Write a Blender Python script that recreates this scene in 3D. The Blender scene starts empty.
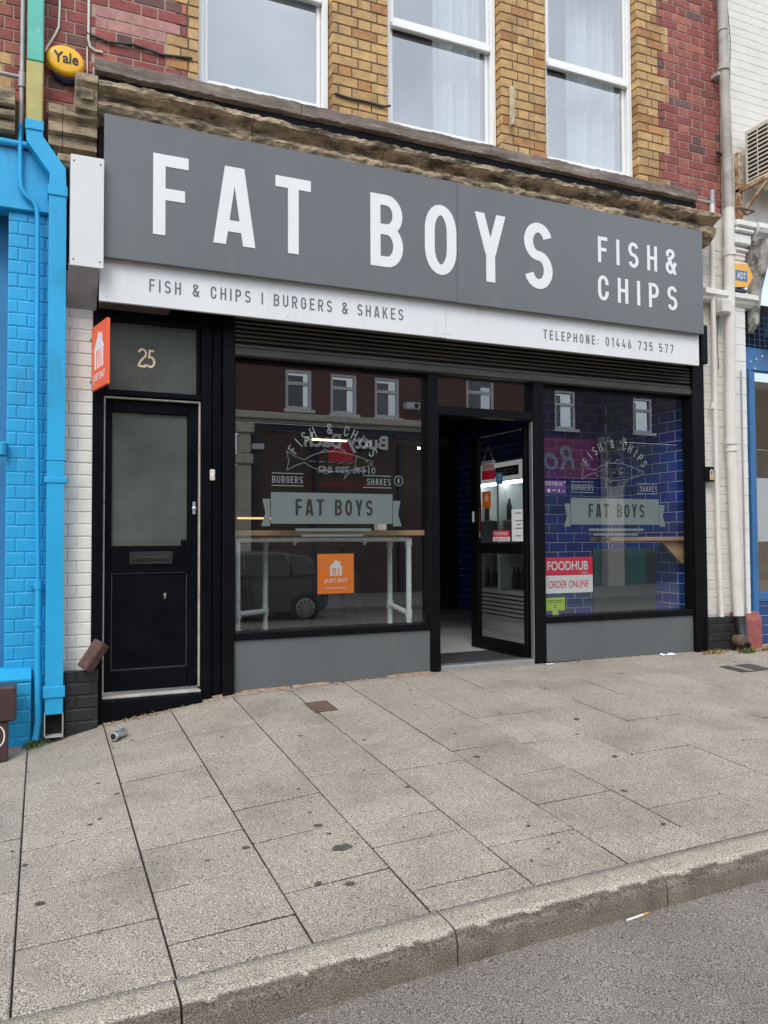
import bpy, bmesh, math, random
from mathutils import Vector, Matrix, noise
R = math.radians
random.seed(7)
S = bpy.context.scene
COL = S.collection

# ------------------------------------------------------------------ camera, sky, sun, exposure
cam_d = bpy.data.cameras.new('camera'); cam = bpy.data.objects.new('camera', cam_d); COL.objects.link(cam)
S.camera = cam
cam_d.sensor_fit = 'VERTICAL'; cam_d.sensor_height = 36; cam_d.lens = 36*792.26/1024
cam_d.clip_start = .05; cam_d.clip_end = 1000
yaw, pitch, roll = .40817, .03374, -.00505
fw = Vector((math.sin(yaw)*math.cos(pitch), math.cos(yaw)*math.cos(pitch), math.sin(pitch)))
rt = Vector((math.cos(yaw), -math.sin(yaw), 0)); up = rt.cross(fw)
rt, up = rt*math.cos(roll)+up*math.sin(roll), -rt*math.sin(roll)+up*math.cos(roll)
cam.matrix_world = Matrix(((rt.x, up.x, -fw.x, 0), (rt.y, up.y, -fw.y, -6), (rt.z, up.z, -fw.z, 0), (0, 0, 0, 1)))

SUN_EL, SUN_AZ = 48, 214          # degrees; azimuth clockwise from +Y (north)
W = bpy.data.worlds.new('World'); S.world = W; W.use_nodes = True
nt = W.node_tree; nt.nodes.clear()
def N(nt, t, **kw):
    n = nt.nodes.new(t)
    for k, v in kw.items():
        if k in n.inputs: n.inputs[k].default_value = v
        else: setattr(n, k, v)
    return n
sky = N(nt, 'ShaderNodeTexSky', sky_type='NISHITA', sun_disc=False, sun_elevation=R(SUN_EL), sun_rotation=R(SUN_AZ))
tc = N(nt, 'ShaderNodeTexCoord')
ns = N(nt, 'ShaderNodeTexNoise', Scale=2.0, Detail=6, Roughness=.5)
rp = N(nt, 'ShaderNodeValToRGB'); rp.color_ramp.elements[0].position = .30; rp.color_ramp.elements[1].position = .74
mx = N(nt, 'ShaderNodeMix', data_type='RGBA'); mx.inputs[7].default_value = (13.2, 14.0, 14.9, 1)
bg = N(nt, 'ShaderNodeBackground', Strength=.115); wo = N(nt, 'ShaderNodeOutputWorld')
L = nt.links.new
L(tc.outputs['Generated'], ns.inputs['Vector']); L(ns.outputs['Fac'], rp.inputs['Fac']); L(rp.outputs['Color'], mx.inputs[0])
L(sky.outputs['Color'], mx.inputs[6]); L(mx.outputs[2], bg.inputs['Color']); L(bg.outputs[0], wo.inputs[0])
sun_d = bpy.data.lights.new('sun', 'SUN'); sun_d.energy = 1.25; sun_d.angle = R(24); sun_d.color = (1, .95, .88)
sun = bpy.data.objects.new('sun', sun_d); COL.objects.link(sun)
to_sun = Vector((math.sin(R(SUN_AZ))*math.cos(R(SUN_EL)), math.cos(R(SUN_AZ))*math.cos(R(SUN_EL)), math.sin(R(SUN_EL))))
sun.rotation_euler = to_sun.to_track_quat('Z', 'Y').to_euler(); sun.location = (0, -10, 20)
S.view_settings.view_transform = 'Standard'; S.view_settings.look = 'None'
S.view_settings.exposure = .63; S.view_settings.gamma = 1; S.view_settings.use_curve_mapping = False
S.render.engine = 'CYCLES'; S.cycles.max_bounces = 8; S.cycles.transparent_max_bounces = 12
S.cycles.use_denoising = True; S.cycles.caustics_reflective = False; S.cycles.caustics_refractive = False

# ------------------------------------------------------------------ materials
def M(name, col, rough=.6, metal=0, ns=6, na=.12, fs=90, fa=0., bump=0, bs=80, attr=False, emit=0, spec=.5, stain=None, coat=0, stretch=None):
    m = bpy.data.materials.new(name); m.use_nodes = True; t = m.node_tree
    b = t.nodes['Principled BSDF']; b.inputs['Roughness'].default_value = rough; b.inputs['Metallic'].default_value = metal
    b.inputs['Specular IOR Level'].default_value = spec; b.inputs['Coat Weight'].default_value = coat
    tc = N(t, 'ShaderNodeTexCoord'); vec = tc.outputs['Object']; l = t.links.new
    if stretch:
        mp = N(t, 'ShaderNodeMapping'); mp.inputs['Scale'].default_value = stretch; l(vec, mp.inputs[0]); vec = mp.outputs[0]
    if attr:
        a = N(t, 'ShaderNodeAttribute', attribute_name='col'); c = a.outputs['Color']
    else:
        a = N(t, 'ShaderNodeRGB'); a.outputs[0].default_value = (*col, 1); c = a.outputs[0]
    def mul(c, sc, amt, det=6):
        n = N(t, 'ShaderNodeTexNoise', Scale=sc, Detail=det, Roughness=.62); l(vec, n.inputs['Vector'])
        r = N(t, 'ShaderNodeMapRange'); r.inputs[1].default_value = .33; r.inputs[2].default_value = .67
        r.inputs[3].default_value = 1-amt; r.inputs[4].default_value = 1+amt; l(n.outputs['Fac'], r.inputs[0])
        x = N(t, 'ShaderNodeVectorMath', operation='SCALE'); l(c, x.inputs[0]); l(r.outputs[0], x.inputs['Scale']); return x.outputs[0]
    if na: c = mul(c, ns, na)
    if fa: c = mul(c, fs, fa, 3)
    if stain:   # (colour, scale, lo, hi, amount)
        sc, ss, lo, hi, am = stain
        n = N(t, 'ShaderNodeTexNoise', Scale=ss, Detail=8, Roughness=.68); l(vec, n.inputs['Vector'])
        r = N(t, 'ShaderNodeMapRange'); r.inputs[1].default_value = lo; r.inputs[2].default_value = hi
        r.inputs[3].default_value = 0; r.inputs[4].default_value = am; l(n.outputs['Fac'], r.inputs[0])
        x = N(t, 'ShaderNodeMix', data_type='RGBA'); l(r.outputs[0], x.inputs[0]); l(c, x.inputs[6]); x.inputs[7].default_value = (*sc, 1); c = x.outputs[2]
    l(c, b.inputs['Base Color'])
    if bump:
        n = N(t, 'ShaderNodeTexNoise', Scale=bs, Detail=5, Roughness=.6); l(vec, n.inputs['Vector'])
        bp = N(t, 'ShaderNodeBump', Strength=bump, Distance=.004); l(n.outputs['Fac'], bp.inputs['Height']); l(bp.outputs[0], b.inputs['Normal'])
    if emit:
        b.inputs['Emission Color'].default_value = (*col, 1); b.inputs['Emission Strength'].default_value = emit
    return m

def glass(name, tint=(.93, .95, .95), f0=.08, rough=0, dust=0):
    m = bpy.data.materials.new(name); m.use_nodes = True; t = m.node_tree; t.nodes.clear(); l = t.links.new
    lw = N(t, 'ShaderNodeLayerWeight', Blend=.5)
    p = N(t, 'ShaderNodeMath', operation='POWER'); p.inputs[1].default_value = 5; l(lw.outputs['Facing'], p.inputs[0])
    r = N(t, 'ShaderNodeMapRange'); r.inputs[3].default_value = f0; r.inputs[4].default_value = 1; l(p.outputs[0], r.inputs[0])
    tr = N(t, 'ShaderNodeBsdfTransparent'); tr.inputs[0].default_value = (*tint, 1)
    gl = N(t, 'ShaderNodeBsdfGlossy', Roughness=rough); o = N(t, 'ShaderNodeOutputMaterial')
    x = N(t, 'ShaderNodeMixShader'); l(r.outputs[0], x.inputs[0]); l(tr.outputs[0], x.inputs[1]); l(gl.outputs[0], x.inputs[2])
    out = x.outputs[0]
    if dust:
        d = N(t, 'ShaderNodeBsdfDiffuse'); d.inputs[0].default_value = (.5, .5, .48, 1)
        tc = N(t, 'ShaderNodeTexCoord'); n = N(t, 'ShaderNodeTexNoise', Scale=3, Detail=8, Roughness=.7); l(tc.outputs['Object'], n.inputs['Vector'])
        q = N(t, 'ShaderNodeMapRange'); q.inputs[1].default_value = .4; q.inputs[2].default_value = .8; q.inputs[3].default_value = dust*.3; q.inputs[4].default_value = dust*2
        l(n.outputs['Fac'], q.inputs[0]); y = N(t, 'ShaderNodeMixShader'); l(q.outputs[0], y.inputs[0]); l(out, y.inputs[1]); l(d.outputs[0], y.inputs[2]); out = y.outputs[0]
    l(out, o.inputs[0]); return m

slab_m = M('concrete_slab', (0,)*3, .88, attr=True, ns=2.2, na=.08, fs=230, fa=1.25, bump=.8, bs=230, stain=((.105, .09, .070), 1.9, .48, .80, .62))
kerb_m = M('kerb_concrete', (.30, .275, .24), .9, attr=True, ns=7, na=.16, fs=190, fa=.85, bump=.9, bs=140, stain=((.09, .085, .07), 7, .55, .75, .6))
bed_m = M('joint_mortar', (.13, .115, .092), .95, ns=20, na=.4)
road_m = M('asphalt', (.195, .172, .148), .92, ns=1.3, na=.16, fs=210, fa=1.15, bump=1, bs=150, stain=((.22, .21, .19), 190, .60, .70, .7))
brick_m = M('brick', (0,)*3, .85, attr=True, ns=14, na=.20, fs=120, fa=.16, bump=.6, bs=120, stain=((.06, .048, .038), 3.2, .50, .76, .62))
mortar_m = M('mortar', (.37, .285, .23), .95, ns=10, na=.2, stain=((.10, .085, .07), 5, .58, .8, .6))
dark_mortar_m = M('dark_mortar', (.13, .10, .075), .95, ns=10, na=.3)
white_brick = M('white_paint_brick', (.68, .655, .60), .6, ns=5, na=.06, bump=.5, bs=40, stain=((.30, .25, .19), 6, .62, .82, .6))
white_m = M('white_paint', (.74, .72, .68), .5, ns=4, na=.05, stain=((.35, .30, .24), 7, .60, .85, .5))
cream_m = M('cream_paint', (.62, .58, .50), .6, ns=5, na=.1, stain=((.2, .17, .12), 6, .55, .8, .6))
blue_m = M('blue_paint', (.014, .345, .64), .5, ns=4, na=.09, bump=.35, bs=45, stain=((.03, .17, .30), 7, .54, .80, .6), stretch=(1, 1, .3))
navy_m = M('blue_frame_paint', (.035, .14, .33), .5, ns=5, na=.14, stain=((.02, .05, .1), 8, .6, .8, .5))
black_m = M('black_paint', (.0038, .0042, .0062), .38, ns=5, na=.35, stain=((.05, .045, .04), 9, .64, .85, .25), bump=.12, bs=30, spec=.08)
black2_m = M('black_powder_coat', (.0045, .0046, .006), .42, ns=5, na=.2, spec=.10, stain=((.04, .037, .033), 11, .66, .85, .3))
blackbrick_m = M('black_paint_brick', (.014, .014, .016), .5, ns=6, na=.4, bump=.5, bs=40, stain=((.11, .10, .09), 12, .63, .75, .5))
sign_m = M('grey_sign_panel', (.124, .132, .137), .36, ns=.9, na=.07, stain=((.22, .22, .21), 4, .52, .85, .28), stretch=(1, 1, .2))
strip_m = M('white_sign_panel', (.70, .705, .71), .32, ns=1.2, na=.03, stain=((.42, .40, .36), 6, .54, .85, .4), stretch=(1, 1, .25))
letter_m = M('white_letter', (.74, .74, .73), .4, na=.02)
dletter_m = M('grey_letter', (.135, .14, .145), .5, na=.04)
grey_m = M('grey_panel', (.108, .117, .120), .42, ns=1.5, na=.08, stain=((.22, .20, .165), 5, .55, .82, .4), stretch=(1, 1, .4))
stone_m = M('weathered_stone', (.40, .305, .20), .9, ns=5, na=.3, fs=60, fa=.3, bump=1, bs=45, stain=((.040, .032, .022), 7, .43, .60, .9), stretch=(.6, 1, 2.4))
stone2_m = M('console_stone', (.40, .31, .20), .9, ns=7, na=.3, bump=1, bs=50, stain=((.055, .045, .033), 8, .45, .64, .85), stretch=(.7, 1, 1.8))
ledge_m = M('old_timber', (.165, .130, .108), .8, ns=7, na=.4, bump=.6, bs=40, stretch=(.35, 1, 2.5), stain=((.42, .38, .33), 9, .50, .72, .75))
upvc_m = M('white_upvc', (.80, .80, .79), .3, ns=3, na=.03, stain=((.5, .48, .44), 5, .62, .85, .3))
pane_m = glass('window_glass', f0=.24, dust=.006)
upane_m = glass('upper_glass', (.85, .9, .92), f0=.40, dust=.012)
opane_m = glass('far_glass', (.8, .85, .86), f0=.15)
curtain_m = M('net_curtain', (.55, .60, .60), .9, ns=9, na=.06)
dim_m = M('dim_room', (.40, .42, .43), .9)
blind_m = M('pale_blind', (.13, .155, .165), .9, ns=2, na=.05)
obsc_m = M('obscured_glass', (.10, .11, .098), .35, ns=3, na=.15, bump=.2, bs=140, spec=.3, stain=((.05, .055, .05), 2.6, .48, .8, .6))
trim_m = M('pale_door_stop', (.42, .40, .37), .6, ns=10, na=.2, stain=((.1, .09, .08), 14, .55, .7, .6))
steel_m = M('galvanised_steel', (.74, .79, .76), .42, .15, ns=30, na=.14)
alu_m = M('aluminium', (.55, .55, .56), .35, .8, ns=10, na=.1)
gold_m = M('gold_leaf', (.76, .62, .40), .4, .1, ns=40, na=.15)
wood_m = M('pale_wood', (.46, .28, .15), .5, ns=5, na=.25, stretch=(.3, 3, 3))
tile_m = M('blue_tile', (.012, .035, .15), .10, attr=True, ns=5, na=.2)
grout_m = M('grout', (.80, .82, .84), .8)
floor_m = M('floor_tile', (.50, .49, .46), .35, ns=2, na=.12)
mat_m = M('door_mat', (.022, .022, .023), .95, ns=60, na=.4, bump=.5, bs=200)
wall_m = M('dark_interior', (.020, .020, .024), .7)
ceil_m = M('ceiling_board', (.09, .09, .09), .8)
orange_m = M('orange_print', (.87, .21, .018), .45, na=.03)
orange2_m = M('orange_sign', (.86, .12, .035), .4, na=.03)
red_m = M('red_print', (.72, .02, .06), .45, na=.03)
purple_m = M('purple_print', (.14, .04, .24), .45, na=.06)
green_m = M('green_print', (.38, .62, .02), .45, na=.03)
paper_m = M('white_paper', (.78, .78, .77), .6, na=.03)
ink_m = M('black_ink', (.015, .015, .015), .6, na=0)
decal_m = M('grey_green_vinyl', (.235, .285, .275), .5, na=.03)
line_m = M('pale_vinyl', (.33, .37, .37), .5, na=.05)
yellow_m = M('yellow_plastic', (.80, .42, .015), .35, ns=5, na=.06, stain=((.45, .22, .02), 9, .62, .8, .4))
amber_m = M('amber_plastic', (.80, .40, .06), .4, na=.05)
dblue_m = M('dark_blue_plastic', (.01, .015, .06), .35)
green_pipe = M('turquoise_paint', (.10, .46, .36), .5, ns=6, na=.1, stain=((.7, .72, .7), 26, .66, .70, .9))
olive_m = M('ochre_paint', (.43, .38, .14), .6, ns=6, na=.12, stain=((.65, .6, .45), 20, .66, .72, .7))
lead_m = M('grey_metal_pipe', (.33, .33, .33), .5, .3, ns=9, na=.15)
pvc_m = M('off_white_pipe', (.66, .63, .57), .45, ns=5, na=.07, stain=((.32, .27, .2), 10, .6, .8, .5))
brownpipe_m = M('dirty_grey_pipe', (.36, .33, .29), .6, ns=7, na=.2)
cable_m = M('white_cable', (.62, .60, .55), .6)
bcable_m = M('black_cable', (.03, .03, .03), .6)
rust_m = M('rusty_steel', (.36, .20, .10), .8, ns=18, na=.35, stain=((.65, .55, .40), 9, .48, .6, .9))
acw_m = M('cream_enamel', (.64, .58, .46), .5, ns=6, na=.1, stain=((.3, .2, .1), 7, .62, .8, .6))
redpaint_m = M('faded_red_paint', (.30, .085, .075), .7, ns=9, na=.22, stain=((.12, .05, .04), 8, .55, .75, .7))
iron_m = M('brown_iron', (.12, .075, .05), .7, ns=30, na=.3, bump=.6, bs=90)
brown_m = M('brown_enamel', (.055, .030, .026), .4, ns=8, na=.12)
oldbrick_m = M('dark_brick', (.085, .045, .035), .8, ns=30, na=.4, bump=1, bs=70)
hole_m = M('dark_inside', (.01, .01, .01), .9)
stool_m = M('black_stool_metal', (.012, .012, .014), .35, .3)
fridge_m = M('white_fridge', (.76, .78, .77), .35, na=.03)
lamp_m = M('warm_lamp', (1, .74, .45), emit=3.5)
glow_m = M('hot_cabinet_light', (1, .42, .12), emit=1.5)
spot_m = M('spot_lamp', (.85, .95, 1), emit=60)
weed_m = M('weed_leaf', (.10, .16, .035), .6, ns=30, na=.3)
dry_m = M('dry_leaf', (.36, .24, .10), .8, ns=40, na=.4)
crumb_m = M('grit', (.30, .24, .18), .9, ns=90, na=.5)
can_m = M('can_metal', (.55, .56, .54), .35, .7, ns=40, na=.25, stain=((.05, .08, .10), 22, .5, .6, .9))
gum_m = M('gum_stain', (.075, .068, .060), .9, ns=30, na=.25)
car_m = M('dark_grey_car_paint', (.10, .105, .11), .25, .2, coat=.5)
rubber_m = M('rubber', (.02, .02, .02), .8)
light_red = M('tail_light_red', (.5, .02, .01), .2)
teal_m = M('teal_paint', (.03, .17, .16), .5)
plum_m = M('plum_sign', (.27, .02, .085), .4)
dbrown_m = M('dark_brown_shopfront', (.075, .048, .036), .5)
navyf_m = M('navy_fascia', (.02, .03, .055), .5)
sand_m = M('stone_trim', (.58, .54, .45), .8, ns=6, na=.15)
ivy_m = M('hanging_leaves', (.05, .075, .03), .7, ns=30, na=.4)

# ------------------------------------------------------------------ mesh helpers
class MB:
    """collects shapes, in world coordinates, for ONE mesh object"""
    def __init__(s): s.bm = bmesh.new(); s.cl = s.bm.loops.layers.float_color.new('col'); s.f = lambda p: p
    def face(s, pts, col=None, smooth=False):
        try: f = s.bm.faces.new([s.bm.verts.new(s.f(Vector(p))) for p in pts])
        except ValueError: return
        f.smooth = smooth
        if col:
            for l in f.loops: l[s.cl] = (*col, 1)
        return f
    def grid(s, rows, closed=False, smooth=True, col=None):
        vs = [[s.bm.verts.new(s.f(Vector(p))) for p in r] for r in rows]
        for a, b in zip(vs, vs[1:]):
            n = len(a)
            for i in range(n if closed else n-1):
                f = s.bm.faces.new((a[i], a[(i+1) % n], b[(i+1) % n], b[i])); f.smooth = smooth
                if col:
                    for l in f.loops: l[s.cl] = (*col, 1)
        return vs
    def box(s, x0, x1, y0, y1, z0, z1, b=.004, col=None):
        x0, x1 = sorted((x0, x1)); y0, y1 = sorted((y0, y1)); z0, z1 = sorted((z0, z1))
        b = min(b, (x1-x0)*.4, (y1-y0)*.4, (z1-z0)*.4)
        c = Vector(((x0+x1)/2, (y0+y1)/2, (z0+z1)/2)); h = Vector(((x1-x0)/2, (y1-y0)/2, (z1-z0)/2))
        def P(sx, sy, sz, ax):   # corner vertex belonging to the face of axis ax
            v = [sx*h[0], sy*h[1], sz*h[2]]
            for k in range(3):
                if k != ax: v[k] -= math.copysign(b, v[k])
            return s.bm.verts.new(s.f(c+Vector(v)))
        V = {(sx, sy, sz, ax): P(sx, sy, sz, ax) for sx in (-1, 1) for sy in (-1, 1) for sz in (-1, 1) for ax in range(3)}
        fs = []
        for ax in range(3):
            o = [k for k in range(3) if k != ax]
            for sg in (-1, 1):
                q = []
                for a, bb in ((-1, -1), (1, -1), (1, 1), (-1, 1)):
                    k = [0, 0, 0]; k[ax] = sg; k[o[0]] = a; k[o[1]] = bb; q.append(V[(*k, ax)])
                fs.append(q)
        for a in range(3):       # edge chamfers: the edge runs along axis a
            o = [k for k in range(3) if k != a]
            for s1 in (-1, 1):
                for s2 in (-1, 1):
                    q = []
                    for sg, ax in ((-1, o[0]), (1, o[0]), (1, o[1]), (-1, o[1])):
                        k = [0, 0, 0]; k[a] = sg; k[o[0]] = s1; k[o[1]] = s2; q.append(V[(*k, ax)])
                    fs.append(q)
        for sx in (-1, 1):
            for sy in (-1, 1):
                for sz in (-1, 1): fs.append([V[(sx, sy, sz, k)] for k in range(3)])
        for q in fs:
            f = s.bm.faces.new(q)
            if col:
                for l in f.loops: l[s.cl] = (*col, 1)
        return s
    def tube(s, pts, r, n=12, caps=True, hollow=0):
        pts = [Vector(p) for p in pts]; rr = r if isinstance(r, (list, tuple)) else [r]*len(pts)
        rows = []; ref = None
        for i, p in enumerate(pts):
            d = (pts[min(i+1, len(pts)-1)]-pts[max(i-1, 0)]).normalized()
            if ref is None: ref = d.orthogonal().normalized()
            u = (ref-d*ref.dot(d)).normalized(); v = d.cross(u); ref = u
            rows.append([p+(u*math.cos(a)+v*math.sin(a))*rr[i] for a in [2*math.pi*k/n for k in range(n)]])
        s.grid(rows, True)
        if caps:
            for row in (rows[0], rows[-1]): s.face(row)
        return s
    def prism(s, poly, x0, x1, ax=0, caps=True, smooth=False, seg=1, wob=None):
        """poly of (a, b) swept along axis ax from x0 to x1"""
        def P(t, a, b): return [(t, a, b), (a, t, b), (a, b, t)][ax]
        rows = []
        for k in range(seg+1):
            t = x0+(x1-x0)*k/seg
            row = [Vector(P(t, a, b)) for a, b in poly]
            if wob: row = [wob(p, i) for i, p in enumerate(row)]
            rows.append(row)
        s.grid(rows, True, smooth)
        if caps: s.face(rows[0]); s.face(rows[-1])
        return s
    def lathe(s, c, prof, n=24, axis=2):
        rows = []
        for r, h in prof:
            row = []
            for k in range(n):
                a = 2*math.pi*k/n; q = [r*math.cos(a), r*math.sin(a)]; q.insert(axis, h); row.append(Vector(c)+Vector(q))
            rows.append(row)
        s.grid(rows, True); s.face(rows[0]); s.face(rows[-1]); return s
    def build(s, name, mat, parent=None, loc=None):
        """links the mesh; vertices become relative to the thing's base"""
        o = Vector((0, 0, 0)); p = parent
        while p: o += p.location; p = p.parent
        own = Vector(loc) if loc else Vector((0, 0, 0))
        bmesh.ops.recalc_face_normals(s.bm, faces=s.bm.faces)
        bmesh.ops.translate(s.bm, verts=s.bm.verts, vec=-(o+own))
        me = bpy.data.meshes.new(name); s.bm.to_mesh(me); s.bm.free()
        ob = bpy.data.objects.new(name, me); COL.objects.link(ob); ob.parent = parent; ob.location = own
        me.materials.append(mat); return ob

def thing(name, loc, label, cat, group=None):
    o = bpy.data.objects.new(name, None); COL.objects.link(o); o.location = loc; o.empty_display_size = .1
    return tag(o, label, cat, group)
def tag(o, label, cat, group=None):
    o['label'] = label; o['category'] = cat
    if group: o['group'] = group
    return o
def struct(o, kind='structure'): o['kind'] = kind; return o

class Basis:
    """a flat surface: u along it, v up, n out of it"""
    def __init__(s, o, ex, ez, en): s.o, s.ex, s.ez, s.en = map(Vector, (o, ex, ez, en))
    def __call__(s, u, v, n=0): return s.o+s.ex*u+s.ez*v+s.en*n
def FRONT(y): return Basis((0, y, 0), (1, 0, 0), (0, 0, 1), (0, -1, 0))

def plate(mb, B, poly, n0, n1):
    f = [B(u, v, n1) for u, v in poly]; b = [B(u, v, n0) for u, v in poly]
    mb.face(f); mb.face(b[::-1])
    for i in range(len(f)):
        j = (i+1) % len(f); mb.face([b[i], b[j], f[j], f[i]])
def rect(u0, u1, v0, v1): return [(u0, v0), (u1, v0), (u1, v1), (u0, v1)]

def ribbon(mb, mapf, pts, w, t, closed=False):
    """flat stroke of width w; mapf(u, v, h) -> point"""
    P = [Vector(p).to_2d() for p in pts]; n = len(P); Lp, Rp = [], []
    for i in range(n):
        a = P[(i-1) % n] if closed or i else None; c = P[(i+1) % n] if closed or i < n-1 else None
        d1 = (P[i]-a).normalized() if a is not None else None; d2 = (c-P[i]).normalized() if c is not None else None
        d1 = d1 or d2; d2 = d2 or d1
        n1 = Vector((-d1.y, d1.x)); n2 = Vector((-d2.y, d2.x)); m = (n1+n2)
        m = m.normalized() if m.length > 1e-6 else n1
        k = w/2/max(.35, m.dot(n1)); Lp.append(P[i]+m*k); Rp.append(P[i]-m*k)
    for i in range(n if closed else n-1):
        j = (i+1) % n; q = [Lp[i], Rp[i], Rp[j], Lp[j]]
        top = [mapf(*p, t) for p in q]; mb.face(top)
        bot = [mapf(*p, 0) for p in q]
        mb.face([bot[1], bot[2], top[2], top[1]]); mb.face([bot[3], bot[0], top[0], top[3]])
        if not closed and i == 0: mb.face([bot[0], bot[1], top[1], top[0]])
        if not closed and i == n-2: mb.face([bot[2], bot[3], top[3], top[2]])

def arc(cx, cy, rx, ry, a0, a1, n=10): return [(cx+rx*math.cos(R(a0+(a1-a0)*k/n)), cy+ry*math.sin(R(a0+(a1-a0)*k/n))) for k in range(n+1)]
def glyph(ch, s, k=1.):
    """condensed engineering letter, cap height 1, stroke s: (width, strokes, slanted bars)"""
    a = s/2; T = 1-a
    wd = {'I': s, '|': s, '1': .30, ':': s*1.1, '.': s, ' ': .28, 'M': .62, 'W': .62, '&': .52, 'T': .48, 'A': .50, 'Y': .50, 'F': .42, 'E': .42, 'L': .40}
    w = wd.get(ch, .47)*(k if ch not in 'I|:' else 1); b = w-a; c = w/2; r = c-a; st = []; sl = []
    if ch in 'FEPBRKHNDLUM' and ch != 'U': st.append([(a, 0), (a, 1)])
    if ch in 'FE': st += [[(s, T), (w, T)], [(s, .51), (w*.9, .51)]]
    if ch in 'EL': st.append([(s, a), (w, a)])
    if ch == 'T': st += [[(0, T), (w, T)], [(c, 0), (c, 1-s)]]
    if ch in 'I|': st.append([(a, 0), (a, 1)])
    if ch == 'H': st += [[(b, 0), (b, 1)], [(s, .51), (w-s, .51)]]
    if ch in 'PRB':
        y = .46 if ch != 'B' else .52; ry = (T-y)/2
        st.append([(s, T)]+arc(b-min(ry, r), T-ry, min(ry, r), ry, 90, -90, 12)+[(s, y)])
    if ch == 'B': ry = (.52-a)/2; st.append(arc(b-min(ry, r)+.008, a+ry, min(ry, r), ry, 84, -90, 12)+[(s, a)])
    if ch == 'R': sl.append((b-s*.05, 0, c+s*.05, .46))
    if ch in 'O0D':
        q = .30*k
        st.append((arc(c, T-q, r, q, 0, 180, 12)+arc(c, a+q, r, q, 180, 360, 12), True))
    if ch in 'CG':
        q = .27*k; st.append([(b, T-q-.035)]+arc(c, T-q, r, q, 0, 180, 12)+arc(c, a+q, r, q, 180, 360, 12)+([(b, a+q+.035)] if ch == 'C' else [(b, .5), (c+a*.2, .5)]))
    if ch == 'U': q = .27*k; st.append([(a, 1)]+arc(c, a+q, r, q, 180, 360, 12)+[(b, 1)])
    if ch == 'S':
        q = (1-s)/4; st.append(arc(c, T-q, r, q, 18, 262, 14)+arc(c, a+q, r, q, 82, -162, 14))
    if ch == 'A': sl += [(a*1.05, 0, c-s*.28, 1), (w-a*1.05, 0, c+s*.28, 1)]; st.append([(w*.24, .24), (w*.76, .24)])
    if ch == 'Y': st.append([(c, 0), (c, .44)]); sl += [(c-.006, .40, a*1.05, 1), (c+.006, .40, w-a*1.05, 1)]
    if ch == 'K': sl += [(s*1.1, .42, w-a*1.1, 1), (s*1.9, .56, w-a, 0)]
    if ch == 'N': st.append([(b, 0), (b, 1)]); sl.append((a*1.3, 1, b-a*.3, 0))
    if ch == '&':
        st += [[(w-a*.6, 0), (.135*k, .66)], arc(.235*k, .80, .145*k, T-.80, 222, -60, 14)+[(.16*k, .50)], arc(.225*k, .265, .225*k-a, .265-a, 112, 322, 14)+[(w-a*.6, .47)]]
    if ch == '1': st.append([(b, 0), (b, 1)]); sl.append((a, .76, b-s*.3, 1))
    if ch == '2': q = (1-s)/4; st.append(arc(c, T-q, r, q, 170, -25, 12)+[(a+.01, s)]); st.append([(0, a), (w, a)])
    if ch == '3': q = (1-s)/4; st += [arc(c, T-q, r, q, 165, -90, 12), arc(c, a+q, r, q+.005, 88, -165, 12)]
    if ch == '4': st += [[(b-.08, 0), (b-.08, .5)], [(0, .26), (w, .26)]]; sl.append((c*.95, 1, a, .30))
    if ch == '5': q = .27; st.append([(b, T), (a+.01, T), (a, .53)]+arc(c, a+q, r, q, 130, -160, 14))
    if ch in '69': q = .25; st.append((arc(c, a+q, r, q, 0, 360, 20)[:-1], True)); sl.append((a*1.15, a+q+.07, c+.06, 1))
    if ch == '7': st.append([(0, T), (w, T)]); sl.append((c*.75, 0, b, 1-s))
    if ch == '8': q = (1-s)/4; st += [(arc(c, T-q, r, q, 0, 360, 20)[:-1], True), (arc(c, a+q, r, q, 0, 360, 20)[:-1], True)]
    if ch == ':': st += [[(a, .08), (a, .08+s*1.15)], [(a, .5), (a, .5+s*1.15)]]
    return w, st, sl
def put_glyph(mb, B, ch, u, v, h, s, wd=None, mapf=None, t=.002):
    w, st, sl = glyph(ch, s)
    sx = (wd/w if wd else h); e = 0
    f0 = mapf or (lambda x, y, n: B(u+x*sx, v+y*h, n))
    for q in st:
        pts, cl = (q if isinstance(q, tuple) else (q, False)); e += .00012
        ribbon(mb, f0, pts, s, t+e, cl)
    for x0, y0, x1, y1 in sl:
        e += .00012; hs = s*.5*math.hypot(x1-x0, y1-y0)/abs(y1-y0)
        p = [(x0-hs, y0), (x0+hs, y0), (x1+hs, y1), (x1-hs, y1)]
        tp = [f0(*q, t+e) for q in p]; bt = [f0(*q, 0) for q in p]; mb.face(tp)
        for i in range(4): mb.face([bt[i], bt[(i+1) % 4], tp[(i+1) % 4], tp[i]])
    return w
def stroke_text(mb, B, txt, u0, u1, v, h, s, t=.002, k=1.):
    ws = [glyph(c, s)[0]*h*k for c in txt]; gap = (u1-u0-sum(ws))/max(1, len(txt)-1); u = u0
    for c, w in zip(txt, ws):
        if c != ' ': put_glyph(mb, B, c, u, v, h, s, wd=w, t=t)
        u += w+gap
def arc_text(mb, B, txt, cu, cv, rad, a0, a1, h, s):
    """letters along a circle, angles in degrees from +v (clockwise)"""
    for i, c in enumerate(txt):
        if c == ' ': continue
        w = glyph(c, s)[0]; th = R(a0+(a1-a0)*i/(len(txt)-1)); ct, sn = math.cos(th), math.sin(th)
        def mf(x, y, n, ct=ct, sn=sn, w=w):
            du = (x-w/2)*h; r = rad+y*h
            return B(cu+sn*r+ct*du, cv+ct*r-sn*du, n)
        put_glyph(mb, B, c, 0, 0, h, s, mapf=mf, t=.0012)
_fc = {}
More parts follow.
